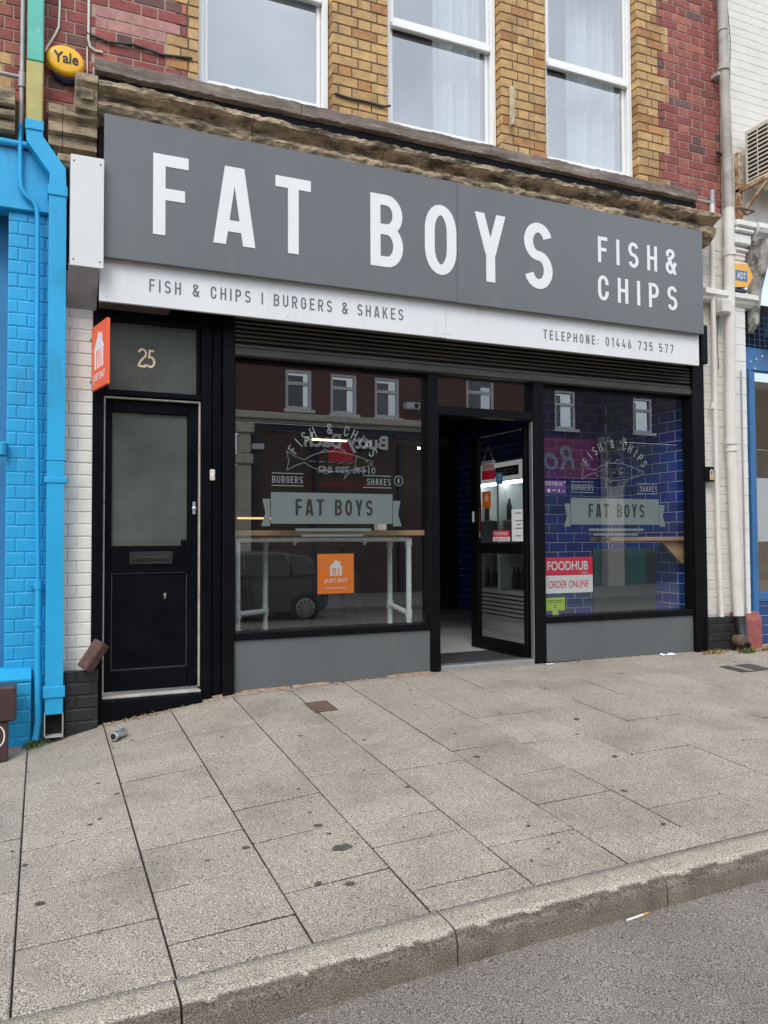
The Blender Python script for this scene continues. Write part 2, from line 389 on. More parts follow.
def font_text(mb, B, txt, uc, vc, h, width=None, bold=0, shear=0, t=.0008, n0=0):
    """the built-in font; h is the letter height, centred at (uc, vc)"""
    cu = bpy.data.curves.new('tmp_text', 'FONT'); cu.body = txt; cu.offset = bold; cu.shear = shear; cu.resolution_u = 4
    ob = bpy.data.objects.new('tmp_text', cu); COL.objects.link(ob); bpy.context.view_layer.update()
    me = bpy.data.meshes.new_from_object(ob.evaluated_get(bpy.context.evaluated_depsgraph_get()))
    xs = [v.co.x for v in me.vertices]; ys = [v.co.y for v in me.vertices]
    if xs:
        x0, x1, y0, y1 = min(xs), max(xs), min(ys), max(ys); sc = h/(y1-y0); sx = width/(x1-x0) if width else sc
        vs = [mb.bm.verts.new(mb.f(B(uc+(v.co.x-(x0+x1)/2)*sx, vc+(v.co.y-(y0+y1)/2)*sc, n0+t))) for v in me.vertices]
        for p in me.polygons:
            try: mb.bm.faces.new([vs[i] for i in p.vertices])
            except ValueError: pass
    bpy.data.objects.remove(ob); bpy.data.curves.remove(cu); bpy.data.meshes.remove(me)
def lines_text(mb, B, u0, u1, v, h, t):   # writing too small to read: short dashes
    u = u0
    while u < u1-.004:
        w = random.uniform(.4, 1.6)*h; plate(mb, B, rect(u, min(u+w, u1), v, v+h), 0, t); u += w+h*.45

# ------------------------------------------------------------------ ground
def lerp_tab(x, tab):
    if x <= tab[0][0]: return tab[0][1]
    for (a, p), (b, q) in zip(tab, tab[1:]):
        if x <= b: return p+(q-p)*(x-a)/(b-a)
    return tab[-1][1]
ZF = [(-8, -1.85), (-.6, -1.45), (.15, -1.35), (.37, -1.29), (1.33, -1.165), (3, -1.125), (5.9, -1.125), (12, -1.10)]
ZK = [(-8, -1.62), (-1, -1.43), (-.07, -1.412), (.4, -1.403), (.87, -1.384), (1.34, -1.363), (1.79, -1.345), (2.25, -1.336), (2.67, -1.322), (3.1, -1.315), (6, -1.28), (14, -1.25)]
def zk(x): return lerp_tab(x, ZK)
def gz(x, y):
    t = max(-.05, min(1.05, -y/3.37)); return lerp_tab(x, ZF)*(1-t)+zk(x)*t

m = MB(); m.face([(-300, -300, -2.3), (300, -300, -2.3), (300, 300, -2.3), (-300, 300, -2.3)])
struct(m.build('ground', bed_m))
# pavement: bed and slabs
m = MB(); xs = [-8+i*.25 for i in range(89)]
m.grid([[(x, y, gz(x, y)-.022) for y in (.30, 0, -.8, -1.7, -2.6, -3.375)] for x in xs], smooth=True)
pave = struct(m.build('pavement_bed', bed_m))
XJ = [-8.08+.45*i for i in range(17)]
XJ = [x for x in XJ if x < -.3]+[-.522, -.072, .41, .87, 1.32, 1.77, 2.225, 2.68, 3.155, 3.6, 4.065]
while XJ[-1] < 13.5: XJ.append(XJ[-1]+.45)
XJ = sorted(set(round(x, 3) for x in XJ)); XJ = [x for i, x in enumerate(XJ) if i == 0 or x-XJ[i-1] > .2]
CUT = {-.072: [.998, 1.551, 2.025, 2.484, 2.946], .41: [.62, 1.104, 1.389, 1.863, 2.336, 2.744, 3.15], .87: [.797, 1.218, 2.114, 2.507, 2.991],
       1.32: [1.04, 1.888, 2.562, 2.80, 3.20], 1.77: [.885, 1.637, 2.0, 2.509, 3.004], 2.225: [.963, 1.842, 2.324, 2.708, 3.19],
       2.68: [.64, 1.322, 1.90, 2.36, 2.967], 3.155: [.753, 1.249, 1.96, 2.30, 2.787], -.522: [.62, 1.257, 1.85, 2.45, 3.199]}
m = MB(); rnd = random.Random(3)
def surf_slab(m, x0, x1, y0, y1, col, dz, tx, ty, g=.0035, mx=(3, 3)):
    gy = g+rnd.uniform(.0, .0025); xa, xb, ya, yb = x0+g, x1-g, y0+gy, y1-gy; cx, cy = (xa+xb)/2, (ya+yb)/2
    nx, ny = mx
    Z = lambda x, y: gz(x, y)+dz+tx*(x-cx)+ty*(y-cy)
    rows = []
    X = [xa, xa+.004]+[xa+.004+(xb-xa-.008)*k/nx for k in range(1, nx)]+[xb-.004, xb]
    Yv = [ya, ya+.004]+[ya+.004+(yb-ya-.008)*k/ny for k in range(1, ny)]+[yb-.004, yb]
    for i, x in enumerate(X):
        rows.append([(x, y, Z(x, y)-(.004 if i in (0, len(X)-1) or j in (0, len(Yv)-1) else 0)) for j, y in enumerate(Yv)])
    m.grid(rows, smooth=False, col=col)
    dk = tuple(v*.32 for v in col)
    per = rows[0]+[r[-1] for r in rows[1:]]+rows[-1][-2::-1]+[r[0] for r in rows[-2:0:-1]]
    m.grid([per, [(p[0], p[1], p[2]-.035) for p in per]], True, False, dk)
for xa, xb in zip(XJ, XJ[1:]):
    cuts = CUT.get(round(xa, 3))
    if not cuts:
        cuts = []; y = rnd.uniform(.3, .7)
        while y < 3.1: cuts.append(y); y += rnd.choice((.45, .6, .6, .75))
    ys = [-.30]+cuts+[3.367]
    for a, b in zip(ys, ys[1:]):
        k = rnd.uniform(.93, 1.05); wm = rnd.uniform(-.01, .01); v = .310*k
        a2 = a
        surf_slab(m, xa, xb, -b, -a2, (v*(1.105+wm), v*.967, v*(.79-wm)), rnd.uniform(-.0015, .0015), rnd.uniform(-.006, .006), rnd.uniform(-.004, .004))
struct(m.build('pavement', slab_m))
# trodden gum and drips on the slabs
m = MB()
for x, y, r in ((1.204, -2.741, .034), (1.182, -2.483, .018), (1.199, -2.586, .010), (.833, -2.537, .014), (.656, -2.577, .009), (1.012, -2.985, .014), (1.125, -3.043, .016),
                (2.396, -1.565, .014), (2.307, -1.992, .016), (2.724, -2.75, .016), (2.889, -1.3, .014), (.227, -1.884, .012), (.008, -2.62, .016), (2.605, -.461, .012), (3.031, -2.311, .016),
                (.30, -1.3, .01), (1.5, -1.2, .011), *[(rnd.uniform(-.4, 6.5), rnd.uniform(-3.2, -.3), rnd.uniform(.004, .011)) for _ in range(60)], (1.75, -2.25, .013), (3.3, -1.6, .02), (2.05, -2.9, .01), (3.6, -.8, .012)):
    pts = []; ph = rnd.uniform(0, 6)
    for k in range(18):
        a = k/18*6.283; q = r*(1+.16*math.sin(2*a+ph)+.10*math.sin(5*a+ph*2)); px, py = x+q*1.15*math.cos(a), y+q*math.sin(a)
        pts.append((px, py, gz(px, py)+.0032))
    m.face(pts)
struct(m.build('pavement_stains', gum_m))
# kerb
m = MB(); KJ = [.40+.938*i for i in range(-9, 14)]
def nose(p, i): return p
for xa, xb in zip(KJ, KJ[1:]):
    x0, x1 = xa+.004, xb-.004; rows = []; dz = rnd.uniform(-.003, .003)
    for k in range(61):
        x = x0+(x1-x0)*k/60; z = zk(x)+dz
        row = [(-3.368, -.30), (-3.368, .0), (-3.42, .001), (-3.475, .0), (-3.502, -.003), (-3.514, -.008), (-3.522, -.016), (-3.527, -.028), (-3.530, -.042), (-3.531, -.06), (-3.532, -.085), (-3.533, -.30)]
        q = []
        for j, (y, h) in enumerate(row):
            w = noise.noise(Vector((x*14, j*.6, xa)))*(.006 if 3 <= j <= 7 else .001)
            chip = max(0, noise.noise(Vector((x*7+xa, 3.1, j*.25)))-.25)*(.03 if 4 <= j <= 6 else 0)
            q.append((x, y+w+chip, z+h-abs(w)*.5-chip*.6))
        rows.append(q)
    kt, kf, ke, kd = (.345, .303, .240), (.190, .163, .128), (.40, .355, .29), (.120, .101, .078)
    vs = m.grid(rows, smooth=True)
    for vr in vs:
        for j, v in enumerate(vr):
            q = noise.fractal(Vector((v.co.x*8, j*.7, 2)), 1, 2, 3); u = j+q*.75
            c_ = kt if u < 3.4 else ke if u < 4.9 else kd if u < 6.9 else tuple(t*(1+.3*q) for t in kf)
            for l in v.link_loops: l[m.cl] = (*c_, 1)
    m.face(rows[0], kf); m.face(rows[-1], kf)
struct(m.build('kerb', kerb_m))
# road: falls gently to the far kerb
def rz(x, y):
    t = (-3.5-y)/8.1; return (zk(x)-.118)*(1-t)+(-1.74)*t
m = MB(); m.grid([[(x, -3.50-8.1*k/12, rz(x, -3.50-8.1*k/12)) for k in range(13)] for x in [-40, -20]+[-8+i*.5 for i in range(45)]+[20, 30, 60]], smooth=True)
struct(m.build('road', road_m))
m = MB(); m.prism([(-11.55, -2.2), (-11.55, -1.63), (-11.57, -1.615), (-11.7, -1.612), (-15.4, -1.56), (-15.4, -2.2)], -30, 50)
struct(m.build('far_pavement', bed_m.copy()))
bpy.data.objects['far_pavement'].data.materials[0] = M('far_concrete', (.28, .26, .23), .9, fs=60, fa=.2)

# ------------------------------------------------------------------ brick laying
def brick_box(m, xa, xb, za, zb, yf, d, b, col, B=None, cd=None):
    cd = cd or b
    f = [(xa+b, za+b), (xb-b, za+b), (xb-b, zb-b), (xa+b, zb-b)]; o = [(xa, za), (xb, za), (xb, zb), (xa, zb)]
    P = (lambda x, z, n: B(x, z, n)) if B else (lambda x, z, n: Vector((x, yf-n, z)))
    F = [P(*q, 0) for q in f]; O = [P(*q, -cd) for q in o]; K = [P(*q, -d) for q in o]
    m.face(F, col)
    for i in range(4):
        j = (i+1) % 4; m.face([O[i], O[j], F[j], F[i]], col); m.face([K[i], K[j], O[j], O[i]], col)
def lay(m, x0, x1, z0, z1, yf, colf, holes=(), course=.0862, joint=.010, d=.06, b=.003, jit=.002, seed=1, B=None, bond='flemish', brk=None, cd=None):
    r = random.Random(seed); n = int(math.ceil((z1-z0)/course))
    for i in range(n):
        za = z0+i*course; zb = min(za+course-joint, z1); zc = (za+zb)/2
        if zb-za < .02: continue
        spans = [(x0, x1)]
        for hx0, hx1, hz0, hz1 in holes:
            if hz0 < zc < hz1:
                ns = []
                for a, c in spans:
                    if hx1 <= a or hx0 >= c: ns.append((a, c)); continue
                    if hx0 > a: ns.append((a, hx0))
                    if hx1 < c: ns.append((hx1, c))
                spans = ns
        if brk:
            for q in brk(i): spans = [p for a, c in spans for p in (((a, q-joint/2), (q+joint/2, c)) if a < q < c else ((a, c),))]
        u = x0-.6+(0 if i % 2 else (.1725 if bond == 'flemish' else .114)); k = 0
        while u < x1:
            L_ = (.2175 if k % 2 == 0 else .1075) if bond == 'flemish' else .218
            a, c = u, u+L_; u += L_+joint; k += 1
            for s0, s1 in spans:
                aa, cc = max(a, s0), min(c, s1)
                if cc-aa < .025: continue
                col = colf((aa+cc)/2, zc, r, i)
                if col is None: continue
                brick_box(m, aa, cc, za+r.uniform(-1, 1)*.001, zb+r.uniform(-1, 1)*.001, yf-r.uniform(0, jit), d, b, col, B, cd)
def red_c(r):
    t = r.random()
    if t < .10: c = (.15, .075, .068)
    elif t < .3: c = (.34, .115, .080)
    else: c = (.265, .072, .062)
    k = r.uniform(.8, 1.15); return tuple(v*k for v in c)
def yel_c(r):
    t = r.random(); c = (.49, .305, .130) if t < .7 else ((.55, .36, .15) if t < .87 else (.42, .21, .08))
    k = r.uniform(.82, 1.1); return tuple(v*k for v in c)

# ------------------------------------------------------------------ the shop building
shop = thing('shop_building', (3.2, 0, -1.12), 'red and yellow brick terrace building with a dark grey fish and chip shopfront', 'building')
HOLES = [(1.07, 2.155, 3.42, 5.5), (2.652, 3.765, 3.42, 5.5), (4.252, 5.325, 3.42, 5.5)]
def tooth(i): g = (i//3) % 2; return (.83 if g else .985), (5.585 if g else 5.72)
def wall_col(x, z, r, i):
    a, c = tooth(i)
    if x < a:
        if .27 < x < .9 and 3.76 < z < 3.86: k = r.uniform(.9, 1.1); return (.42*k, .21*k, .19*k)
        return red_c(r)
    return red_c(r) if x > c else yel_c(r)
m = MB(); lay(m, .33, 6.405, 3.30, 6.4, 0, wall_col, HOLES, seed=5, joint=.011, brk=tooth); lay(m, -.13, .328, 2.697, 6.4, 0, wall_col, seed=6, joint=.011)
for hx0, hx1, hz0, hz1 in HOLES:      # the yellow brick returns at each side of a window
    for side, xx in ((1, hx1), (-1, hx0)):
        for i in range(1, 26):
            za = 3.30+i*.0862; brick_box(m, .0035, .10, za, za+.0752, 0, .02, .003, yel_c(rnd), Basis((xx-.0015*side, 0, 0), (0, 1, 0), (0, 0, 1), (-side, 0, 0)))
upper = m.build('upper_wall', brick_m, shop)
m = MB()
def wall_with_holes(m, x0, x1, z0, z1, y0, y1, holes):
    xs = sorted({x0, x1, *[h[0] for h in holes], *[h[1] for h in holes]}); zs = sorted({z0, z1, *[h[2] for h in holes], *[h[3] for h in holes]})
    for a, b in zip(xs, xs[1:]):
        for c, d in zip(zs, zs[1:]):
            if any(h[0] < (a+b)/2 < h[1] and h[2] < (c+d)/2 < h[3] for h in holes): continue
            m.box(a, b, y0, y1, c, d, b=0)
core = [(h[0]-.006, h[1]+.006, h[2], h[3]) for h in HOLES]
wall_with_holes(m, .90, 5.65, 3.25, 6.4, .0055, .3, core); m.build('dark_mortar_core', dark_mortar_m, upper)
m = MB(); m.box(-.13, .898, .0045, .3, 2.65, 6.4, 0); m.build('mortar_core', mortar_m, upper)
m = MB(); m.box(5.652, 6.40, .0045, .3, 3.25, 6.4, 0); m.build('mortar_core', mortar_m, upper)
# three sash windows
def sash(x0, x1, rail, curtain):
    m = MB(); z0, z1 = 3.44, 5.49
    for a, b in ((x0, x0+.05), (x1-.055, x1)): m.box(a, b, .075, .16, z0, z1, .006)
    m.box(x0+.05, x1-.055, .075, .16, z1-.06, z1, .006); m.box(x0+.05, x1-.055, .07, .16, z0, z0+.10, .008)
    w = m.build('window', upvc_m, shop)
    m = MB()
    for za, zb, y in ((z0+.10, rail+.035, .115), (rail-.03, z1-.06, .085)):
        for a, b in ((x0+.052, x0+.085), (x1-.09, x1-.057)): m.box(a, b, y, y+.035, za+.004, zb-.004, .005)
        m.box(x0+.085, x1-.09, y, y+.035, za+.004, za+.055, .006); m.box(x0+.085, x1-.09, y, y+.035, zb-.055, zb-.004, .006)
    m.box(x0+.055, x1-.06, .062, .112, rail-.075, rail-.025, .008)
    m.build('sash', upvc_m, w)
    m = MB()
    m.face([(x0+.08, .132, z0+.14), (x1-.085, .132, z0+.14), (x1-.085, .132, rail-.01), (x0+.08, .132, rail-.01)])
    m.face([(x0+.08, .102, rail+.01), (x1-.085, .102, rail+.01), (x1-.085, .102, z1-.1), (x0+.08, .102, z1-.1)])
    m.build('pane', upane_m, w)
    if curtain:
        m = MB(); rows = []
        for k in range(90):
            t = k/89; x = x0+curtain*(x1-x0)+t*(x1-x0)*(1-curtain-.04)
            y = .30+.035*math.sin(t*46+math.sin(t*9)*2)+.02*math.sin(t*17)
            rows.append([(x, y, z0-.02), (x+.012*math.sin(t*40), y+.01, (z0+z1)/2), (x, y, z1)])
        m.grid(rows); m.build('curtain', curtain_m, w)
    else:
        m = MB(); m.box(x0+.01, x1-.01, .26, .275, z0+.02, z1, .002); m.build('blind', blind_m, w)
sash(1.078, 2.147, 4.49, None); sash(2.662, 3.757, 4.47, .52); sash(4.262, 5.318, 4.50, .42)
m = MB()
for hx0, hx1, hz0, hz1 in HOLES:
    m.box(hx0-.1, hx1+.1, 1.3, 1.36, 3.2, 5.8, 0); m.box(hx0-.13, hx0-.1, .31, 1.36, 3.2, 5.8, 0); m.box(hx1+.1, hx1+.13, .31, 1.36, 3.2, 5.8, 0)
    m.box(hx0-.1, hx1+.1, .31, 1.3, 5.75, 5.8, 0); m.box(hx0-.1, hx1+.1, .31, 1.3, 3.2, 3.25, 0)
m.build('upper_room', dim_m, shop)
m = MB(); m.box(-.13, 6.4, -.02, 5.4, 6.4, 6.5, .01); m.box(-.13, 6.4, 5.3, 5.4, -1.2, 6.4, 0); m.box(-.13, -.10, .31, 5.3, -1.4, 6.4, 0); m.box(6.37, 6.4, .31, 5.3, -1.2, 6.4, 0)
m.build('back_wall', wall_m, shop)
# timber ledge under the windows
def rough(p, i, a=.006, f=9): return p+Vector((0, noise.noise(p*f)*a, noise.noise(p*f+Vector((5, 1, 2)))*a))
m = MB(); x = .325
while x < 5.97:
    e = min(5.97, x+rnd.uniform(1.2, 1.9))
    m.prism([(.0, 3.475), (-.105, 3.443), (-.112, 3.436), (-.110, 3.352), (-.09, 3.342), (-.08, 3.3425), (-.08, 3.335), (.0, 3.335)], x, e-.006, seg=90, wob=lambda p, i: rough(rough(p, i, .009, 4), i, .007, 23)); x = e
m.build('window_ledge', ledge_m, shop)
# weathered stone cornice
prof = [(0, 2.90), (-.20, 2.90), (-.235, 2.945), (-.262, 2.955), (-.285, 2.985), (-.298, 3.012), (-.290, 3.040), (-.262, 3.052), (-.258, 3.075), (-.285, 3.095), (-.318, 3.105), (-.345, 3.122), (-.350, 3.152), (-.338, 3.162), (-.16, 3.215), (-.10, 3.27), (0, 3.28)]
def erode(p, i):
    n1 = noise.fractal(Vector((p.x*6, p.y*9, p.z*20)), 1, 2, 4); n2 = noise.noise(Vector((p.x*17, i*1.3, 4))); t = max(0, min(1, (p.x-.5)/1.8))
    return p+Vector((0,   .019*n1+.013*n2, .011*noise.fractal(p*16+Vector((3, 3, 3)), 1, 2, 3)-.032*t*t*(3-2*t)))
m = MB(); x = .335
while x < 6.0:
    e = min(6.02, x+rnd.uniform(.75, 1.15)); m.prism(prof, x, e-.005, seg=70, wob=erode); x = e
m.build('cornice', stone_m, shop)
m = MB(); m.prism([(0, 2.86), (-.27, 2.97), (-.29, 3.02), (-.30, 3.10), (-.34, 3.13), (-.34, 3.18), (-.1, 3.27), (0, 3.27)], .19, .33, seg=8, wob=rough)
m.prism([(-.30, 3.02), (-.31, 3.02), (-.315, 3.09), (-.30, 3.10)], .22, .30, seg=4, wob=rough)
m.build('cornice_end', stone2_m, shop)
m = MB()      # moulded stone console over the left pier
for xa, xb in ((.02, .108), (.112, .335)):
    m.prism([(0, 2.70), (-.10, 2.70), (-.12, 2.72), (-.155, 2.735), (-.16, 2.80), (-.20, 2.815), (-.205, 2.87), (-.175, 2.885), (-.18, 2.91), (-.225, 2.93), (-.23, 2.985), (-.20, 3.0), (0, 3.03)], xa, xb, seg=10, wob=rough)
m.prism([(0, 2.60), (-.14, 2.60), (-.17, 2.63), (-.17, 2.66), (-.12, 2.70), (0, 2.70)], .08, .345, seg=6, wob=rough)
m.build('console', stone2_m, shop)
m = MB(); m.box(.336, 6.0, -.02, .28, 1.76, 3.30, 0); m.box(.336, 5.98, -.07, -.021, 3.22, 3.333, 0); m.box(.345, .40, -.20, -.02, 1.8, 2.95, .004); m.build('frieze_board_gap_shade', black_m, shop)  # second box: black strip standing in for the shade under the window ledge

# painted brick piers
def pier_c(x, z, r, i): return (1, 1, 1)
m = MB(); lay(m, .10, .325, -.92, 1.85, -.05, pier_c, seed=2, joint=.004, d=.05, b=.006, jit=.003, cd=.004)
m.box(.103, .322, -.044, .25, -1.4, 1.9, 0)
p = m.build('pier', white_brick, shop)
m = MB(); lay(m, .155, .372, -1.42, -.90, -.12, pier_c, seed=3, course=.088, joint=.008, d=.05, b=.008, jit=.004, bond='s'); m.box(.158, .369, -.115, -.04, -1.42, -.905, 0)
m.build('plinth', blackbrick_m, p)
m = MB(); lay(m, 6.062, 6.47, -.78, 2.98, .0, pier_c, seed=4, joint=.003, d=.05, b=.005, jit=.004, cd=.003); m.box(6.065, 6.68, .003, .28, -1.2, 3.3, 0)
p = m.build('pier', white_brick, shop)
m = MB(); lay(m, 6.475, 6.64, -.78, 2.38, -.05, pier_c, seed=6, joint=.004, d=.06, b=.003, jit=.002, course=.172, bond='s')
m.box(6.48, 6.635, -.046, .02, -.78, 2.4, 0)
m.prism([(.1, 2.36), (-.06, 2.36), (-.09, 2.385), (-.10, 2.41), (-.13, 2.43), (-.13, 2.475), (-.10, 2.49), (.1, 2.50)], 6.03, 6.75, seg=8, wob=rough)
m.box(6.47, 6.64, -.06, .1, 2.49, 2.86, .008)
for k, (a, b, y) in enumerate(((2.88, 2.92, -.08), (2.925, 2.96, -.10), (2.99, 3.10, -.12), (3.105, 3.15, -.15), (3.155, 3.22, -.17))): m.box(6.44, 6.645+.016*k, y, .1, a, b, .012)
m.box(6.46, 6.64, -.07, .1, 2.84, 3.2, .006)
m.build('pilaster', white_m, p)
m = MB(); lay(m, 6.03, 6.37, -1.2, -.79, -.09, pier_c, seed=7, joint=.007, d=.05, b=.007, jit=.004); m.box(6.035, 6.367, -.085, .0, -1.2, -.80, 0)
m.build('plinth', blackbrick_m, p)
m = MB(); m.prism([(.0, -1.2), (-.10, -1.2), (-.10, -.84), (-.07, -.79), (-.02, -.76), (.0, -.76)], 6.395, 6.73, seg=10, wob=rough); m.box(6.46, 6.50, -.115, -.10, -1.12, -.80, .004)
m.build('stub_plinth', redpaint_m, p)
# roller shutter box and guides
m = MB()
for k in range(9):
    z = 1.515+k*.034; m.prism([(.0, z), (-.012, z), (-.034, z+.006), (-.040, z+.017), (-.034, z+.028), (-.012, z+.0325), (0, z+.0325)], 1.345, 5.90)
m.prism([(.02, 1.405), (-.03, 1.405), (-.045, 1.415), (-.045, 1.465), (-.035, 1.475), (-.035, 1.495), (-.02, 1.508), (.02, 1.508)], 1.345, 5.90)
sh = m.build('roller_shutter', M('shutter_steel', (.060, .056, .051), .38, .5, ns=6, na=.25, stain=((.10, .09, .08), 7, .58, .8, .5), stretch=(.3, 3, 3)), shop)
m = MB(); m.box(1.25, 5.93, -.22, .02, 1.80, 2.02, .01); m.box(5.85, 5.935, -.24, -.02, 1.68, 2.06, .01); m.box(1.262, 5.92, -.10, -.02, 1.745, 1.80, .005)
m.build('shutter_box', black2_m, shop)
# shopfront frame
m = MB()
m.box(1.253, 1.342, -.05, .10, -1.20, 1.745, .006); m.box(1.345, 1.352, -.03, .05, -.70, 1.40, .001)
m.box(5.905, 6.06, -.055, .10, -1.18, 1.80, .006); m.box(5.90, 5.904, -.03, .05, -.70, 1.40, .001)
m.box(3.006, 3.095, -.02, .09, -1.14, 1.404, .005); m.box(3.098, 3.112, .0, .08, -1.08, 1.055, .003)
m.box(4.062, 4.172, -.02, .09, -1.11, 1.404, .005)
m.box(3.097, 4.060, -.012, .085, 1.058, 1.134, .005)
for a, b in ((1.344, 3.004), (4.174, 5.903)): m.box(a, b, -.035, .09, -.765, -.708, .008); m.box(a, b, .03, .09, 1.375, 1.404, .003)
frame = m.build('shopfront_frame', black2_m, shop)
m = MB(); m.box(4.052, 4.058, .0, .05, -1.08, 1.05, .001); m.box(3.114, 4.05, -.01, .10, -1.135, -1.08, .004); m.build('threshold', alu_m, shop)
m = MB(); m.prism([(1.345, -.768), (3.003, -.768), (3.003, -1.128), (2.2, -1.15), (1.345, -1.172)], -.012, .05, ax=1); m.build('stall_riser', grey_m, shop)
m = MB(); m.prism([(4.175, -.768), (5.902, -.768), (5.902, -1.14), (4.175, -1.115)], -.012, .05, ax=1); m.build('stall_riser', grey_m, shop)
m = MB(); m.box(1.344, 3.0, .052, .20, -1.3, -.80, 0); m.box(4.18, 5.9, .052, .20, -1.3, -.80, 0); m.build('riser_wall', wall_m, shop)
def pane(x0, x1, z0, z1, y=.06):
    m = MB(); m.face([(x0, y, z0), (x1, y, z0), (x1, y, z1), (x0, y, z1)]); return m.build('display_pane', pane_m, shop)
pane(1.343, 3.005, -.707, 1.374); pane(4.173, 5.904, -.707, 1.374); pane(3.096, 4.061, 1.135, 1.403)
# number 25: black timber doorway
m = MB()
m.box(.328, .402, -.04, .10, -1.30, 1.75, .004); m.box(1.092, 1.175, -.028, .10, -1.26, 1.74, .006); m.box(1.178, 1.251, -.015, .10, -1.22, 1.74, .006)
m.box(.404, 1.090, -.03, .10, 1.046, 1.085, .004); m.box(.404, 1.090, -.03, .10, 1.59, 1.75, .004)
m.box(.404, .435, .0, .10, 1.087, 1.588, .004); m.box(1.065, 1.090, .0, .10, 1.087, 1.588, .004)
m.box(.36, 1.10, -.075, .12, -1.40, -1.130, .008)
dw = m.build('doorway', black_m, shop)
m = MB()
for k in range(64): 
    x = .436+.629*k/64; m.prism([(.030, 1.088), (.026, 1.088), (.026, 1.588), (.030, 1.588)], x+.001, x+.0088)
m.box(.436, 1.064, .031, .04, 1.088, 1.588, 0); m.build('fanlight', obsc_m, dw)
m = MB(); Bf = FRONT(.0255)
two = arc(.672, 1.372, .026, .033, 165, -20, 12)+[(.66, 1.318), (.643, 1.286)]
ribbon(m, Bf, two, .014, .001); ribbon(m, Bf, [(.640, 1.284), (.668, 1.279), (.690, 1.279), (.697, 1.294)], .017, .0013)
ribbon(m, Bf, [(.756, 1.398), (.724, 1.398), (.7195, 1.348)], .014, .001)
ribbon(m, Bf, arc(.728, 1.315, .029, .036, 118, -140, 14), .0165, .0013)
m.build('house_number', gold_m, dw)
m = MB(); 
m.box(.403, .414, -.012, .03, -1.088, 1.036, .002); m.box(1.080, 1.091, -.012, .03, -1.088, 1.036, .002); m.box(.414, 1.080, -.012, .03, 1.026, 1.037, .002)
m.box(.40, 1.094, -.045, .03, -1.128, -1.108, .005); m.build('door_stop', trim_m, dw)
m = MB()
Xd0, Xd1 = .416, 1.078
m.box(Xd0, .462, .03, .075, -1.09, 1.022, .004); m.box(1.006, Xd1, .03, .075, -1.09, 1.022, .004)
m.box(.464, 1.004, .03, .075, .935, 1.022, .004); m.box(.464, 1.004, .03, .075, -.235, -.045, .004); m.box(.464, 1.004, .03, .075, -1.09, -.945, .004)
m.box(.464, 1.004, .048, .075, -.943, -.237, 0)
m.box(.955, 1.03, .022, .03, -.235, .0, .002)
door = m.build('house_door', black_m, dw)
m = MB()
for a, b, c, d in ((.464, .472, -.943, -.237), (.996, 1.004, -.943, -.237), (.472, .996, -.943, -.934), (.472, .996, -.246, -.237)): m.box(a, b, .040, .047, c, d, .002)
m.build('panel_bead', M('worn_bead', (.030, .030, .032), .5, ns=20, na=.4), dw)
m = MB(); pc = [(.842+.016*math.cos(a)*(1+.5*math.sin(a*3)), -.415+.055*math.sin(a)*(1+.4*math.cos(a*2))) for a in [k*.4488 for k in range(14)]]; pc = [(.845+(u-.845)*.5, -.415+(v+.415)*.6) for u, v in pc]; plate(m, FRONT(.0478), pc, 0, .0006)
m.build('paint_chip', M('bare_wood_chip', (.22, .17, .12), .8, ns=60, na=.5), door)
m = MB(); m.box(.466, 1.002, .056, .064, -.043, .933, 0); o = m.build('door_pane', obsc_m.copy(), dw)
nt = o.data.materials[0].node_tree
wv = N(nt, 'ShaderNodeTexBrick', offset=0, Scale=1); wv.inputs['Mortar Size'].default_value = .0028; wv.inputs['Brick Width'].default_value = .0165; wv.inputs['Row Height'].default_value = .0165
wv.inputs['Color1'].default_value = wv.inputs['Color2'].default_value = (1, 1, 1, 1); wv.inputs['Mortar'].default_value = (0, 0, 0, 1); wv.inputs['Mortar Smooth'].default_value = .4
tcn = N(nt, 'ShaderNodeTexCoord'); mp = N(nt, 'ShaderNodeMapping'); mp.inputs['Rotation'].default_value = (R(-90), 0, 0); nt.links.new(tcn.outputs['Object'], mp.inputs[0]); nt.links.new(mp.outputs[0], wv.inputs[0])
bpn = N(nt, 'ShaderNodeBump', Strength=1, Distance=.006); nt.links.new(wv.outputs['Color'], bpn.inputs['Height']); nt.links.new(bpn.outputs[0], nt.nodes['Principled BSDF'].inputs['Normal'])
m = MB(); m.box(.588, .896, .018, .03, -.178, -.086, .004); m.box(.612, .872, .010, .018, -.150, -.112, .003); m.tube([(.64, .008, -.128), (.845, .008, -.131)], .006)
m.build('letterbox', M('letterbox_metal', (.05, .05, .05), .35, .6), dw)
m = MB(); m.lathe((1.052, .02, .235), [(.0, -.006), (.014, -.006), (.017, 0), (.017, .012)], axis=1); m.box(1.040, 1.064, .022, .03, .19, .285, .008); m.build('door_lock', alu_m, dw)
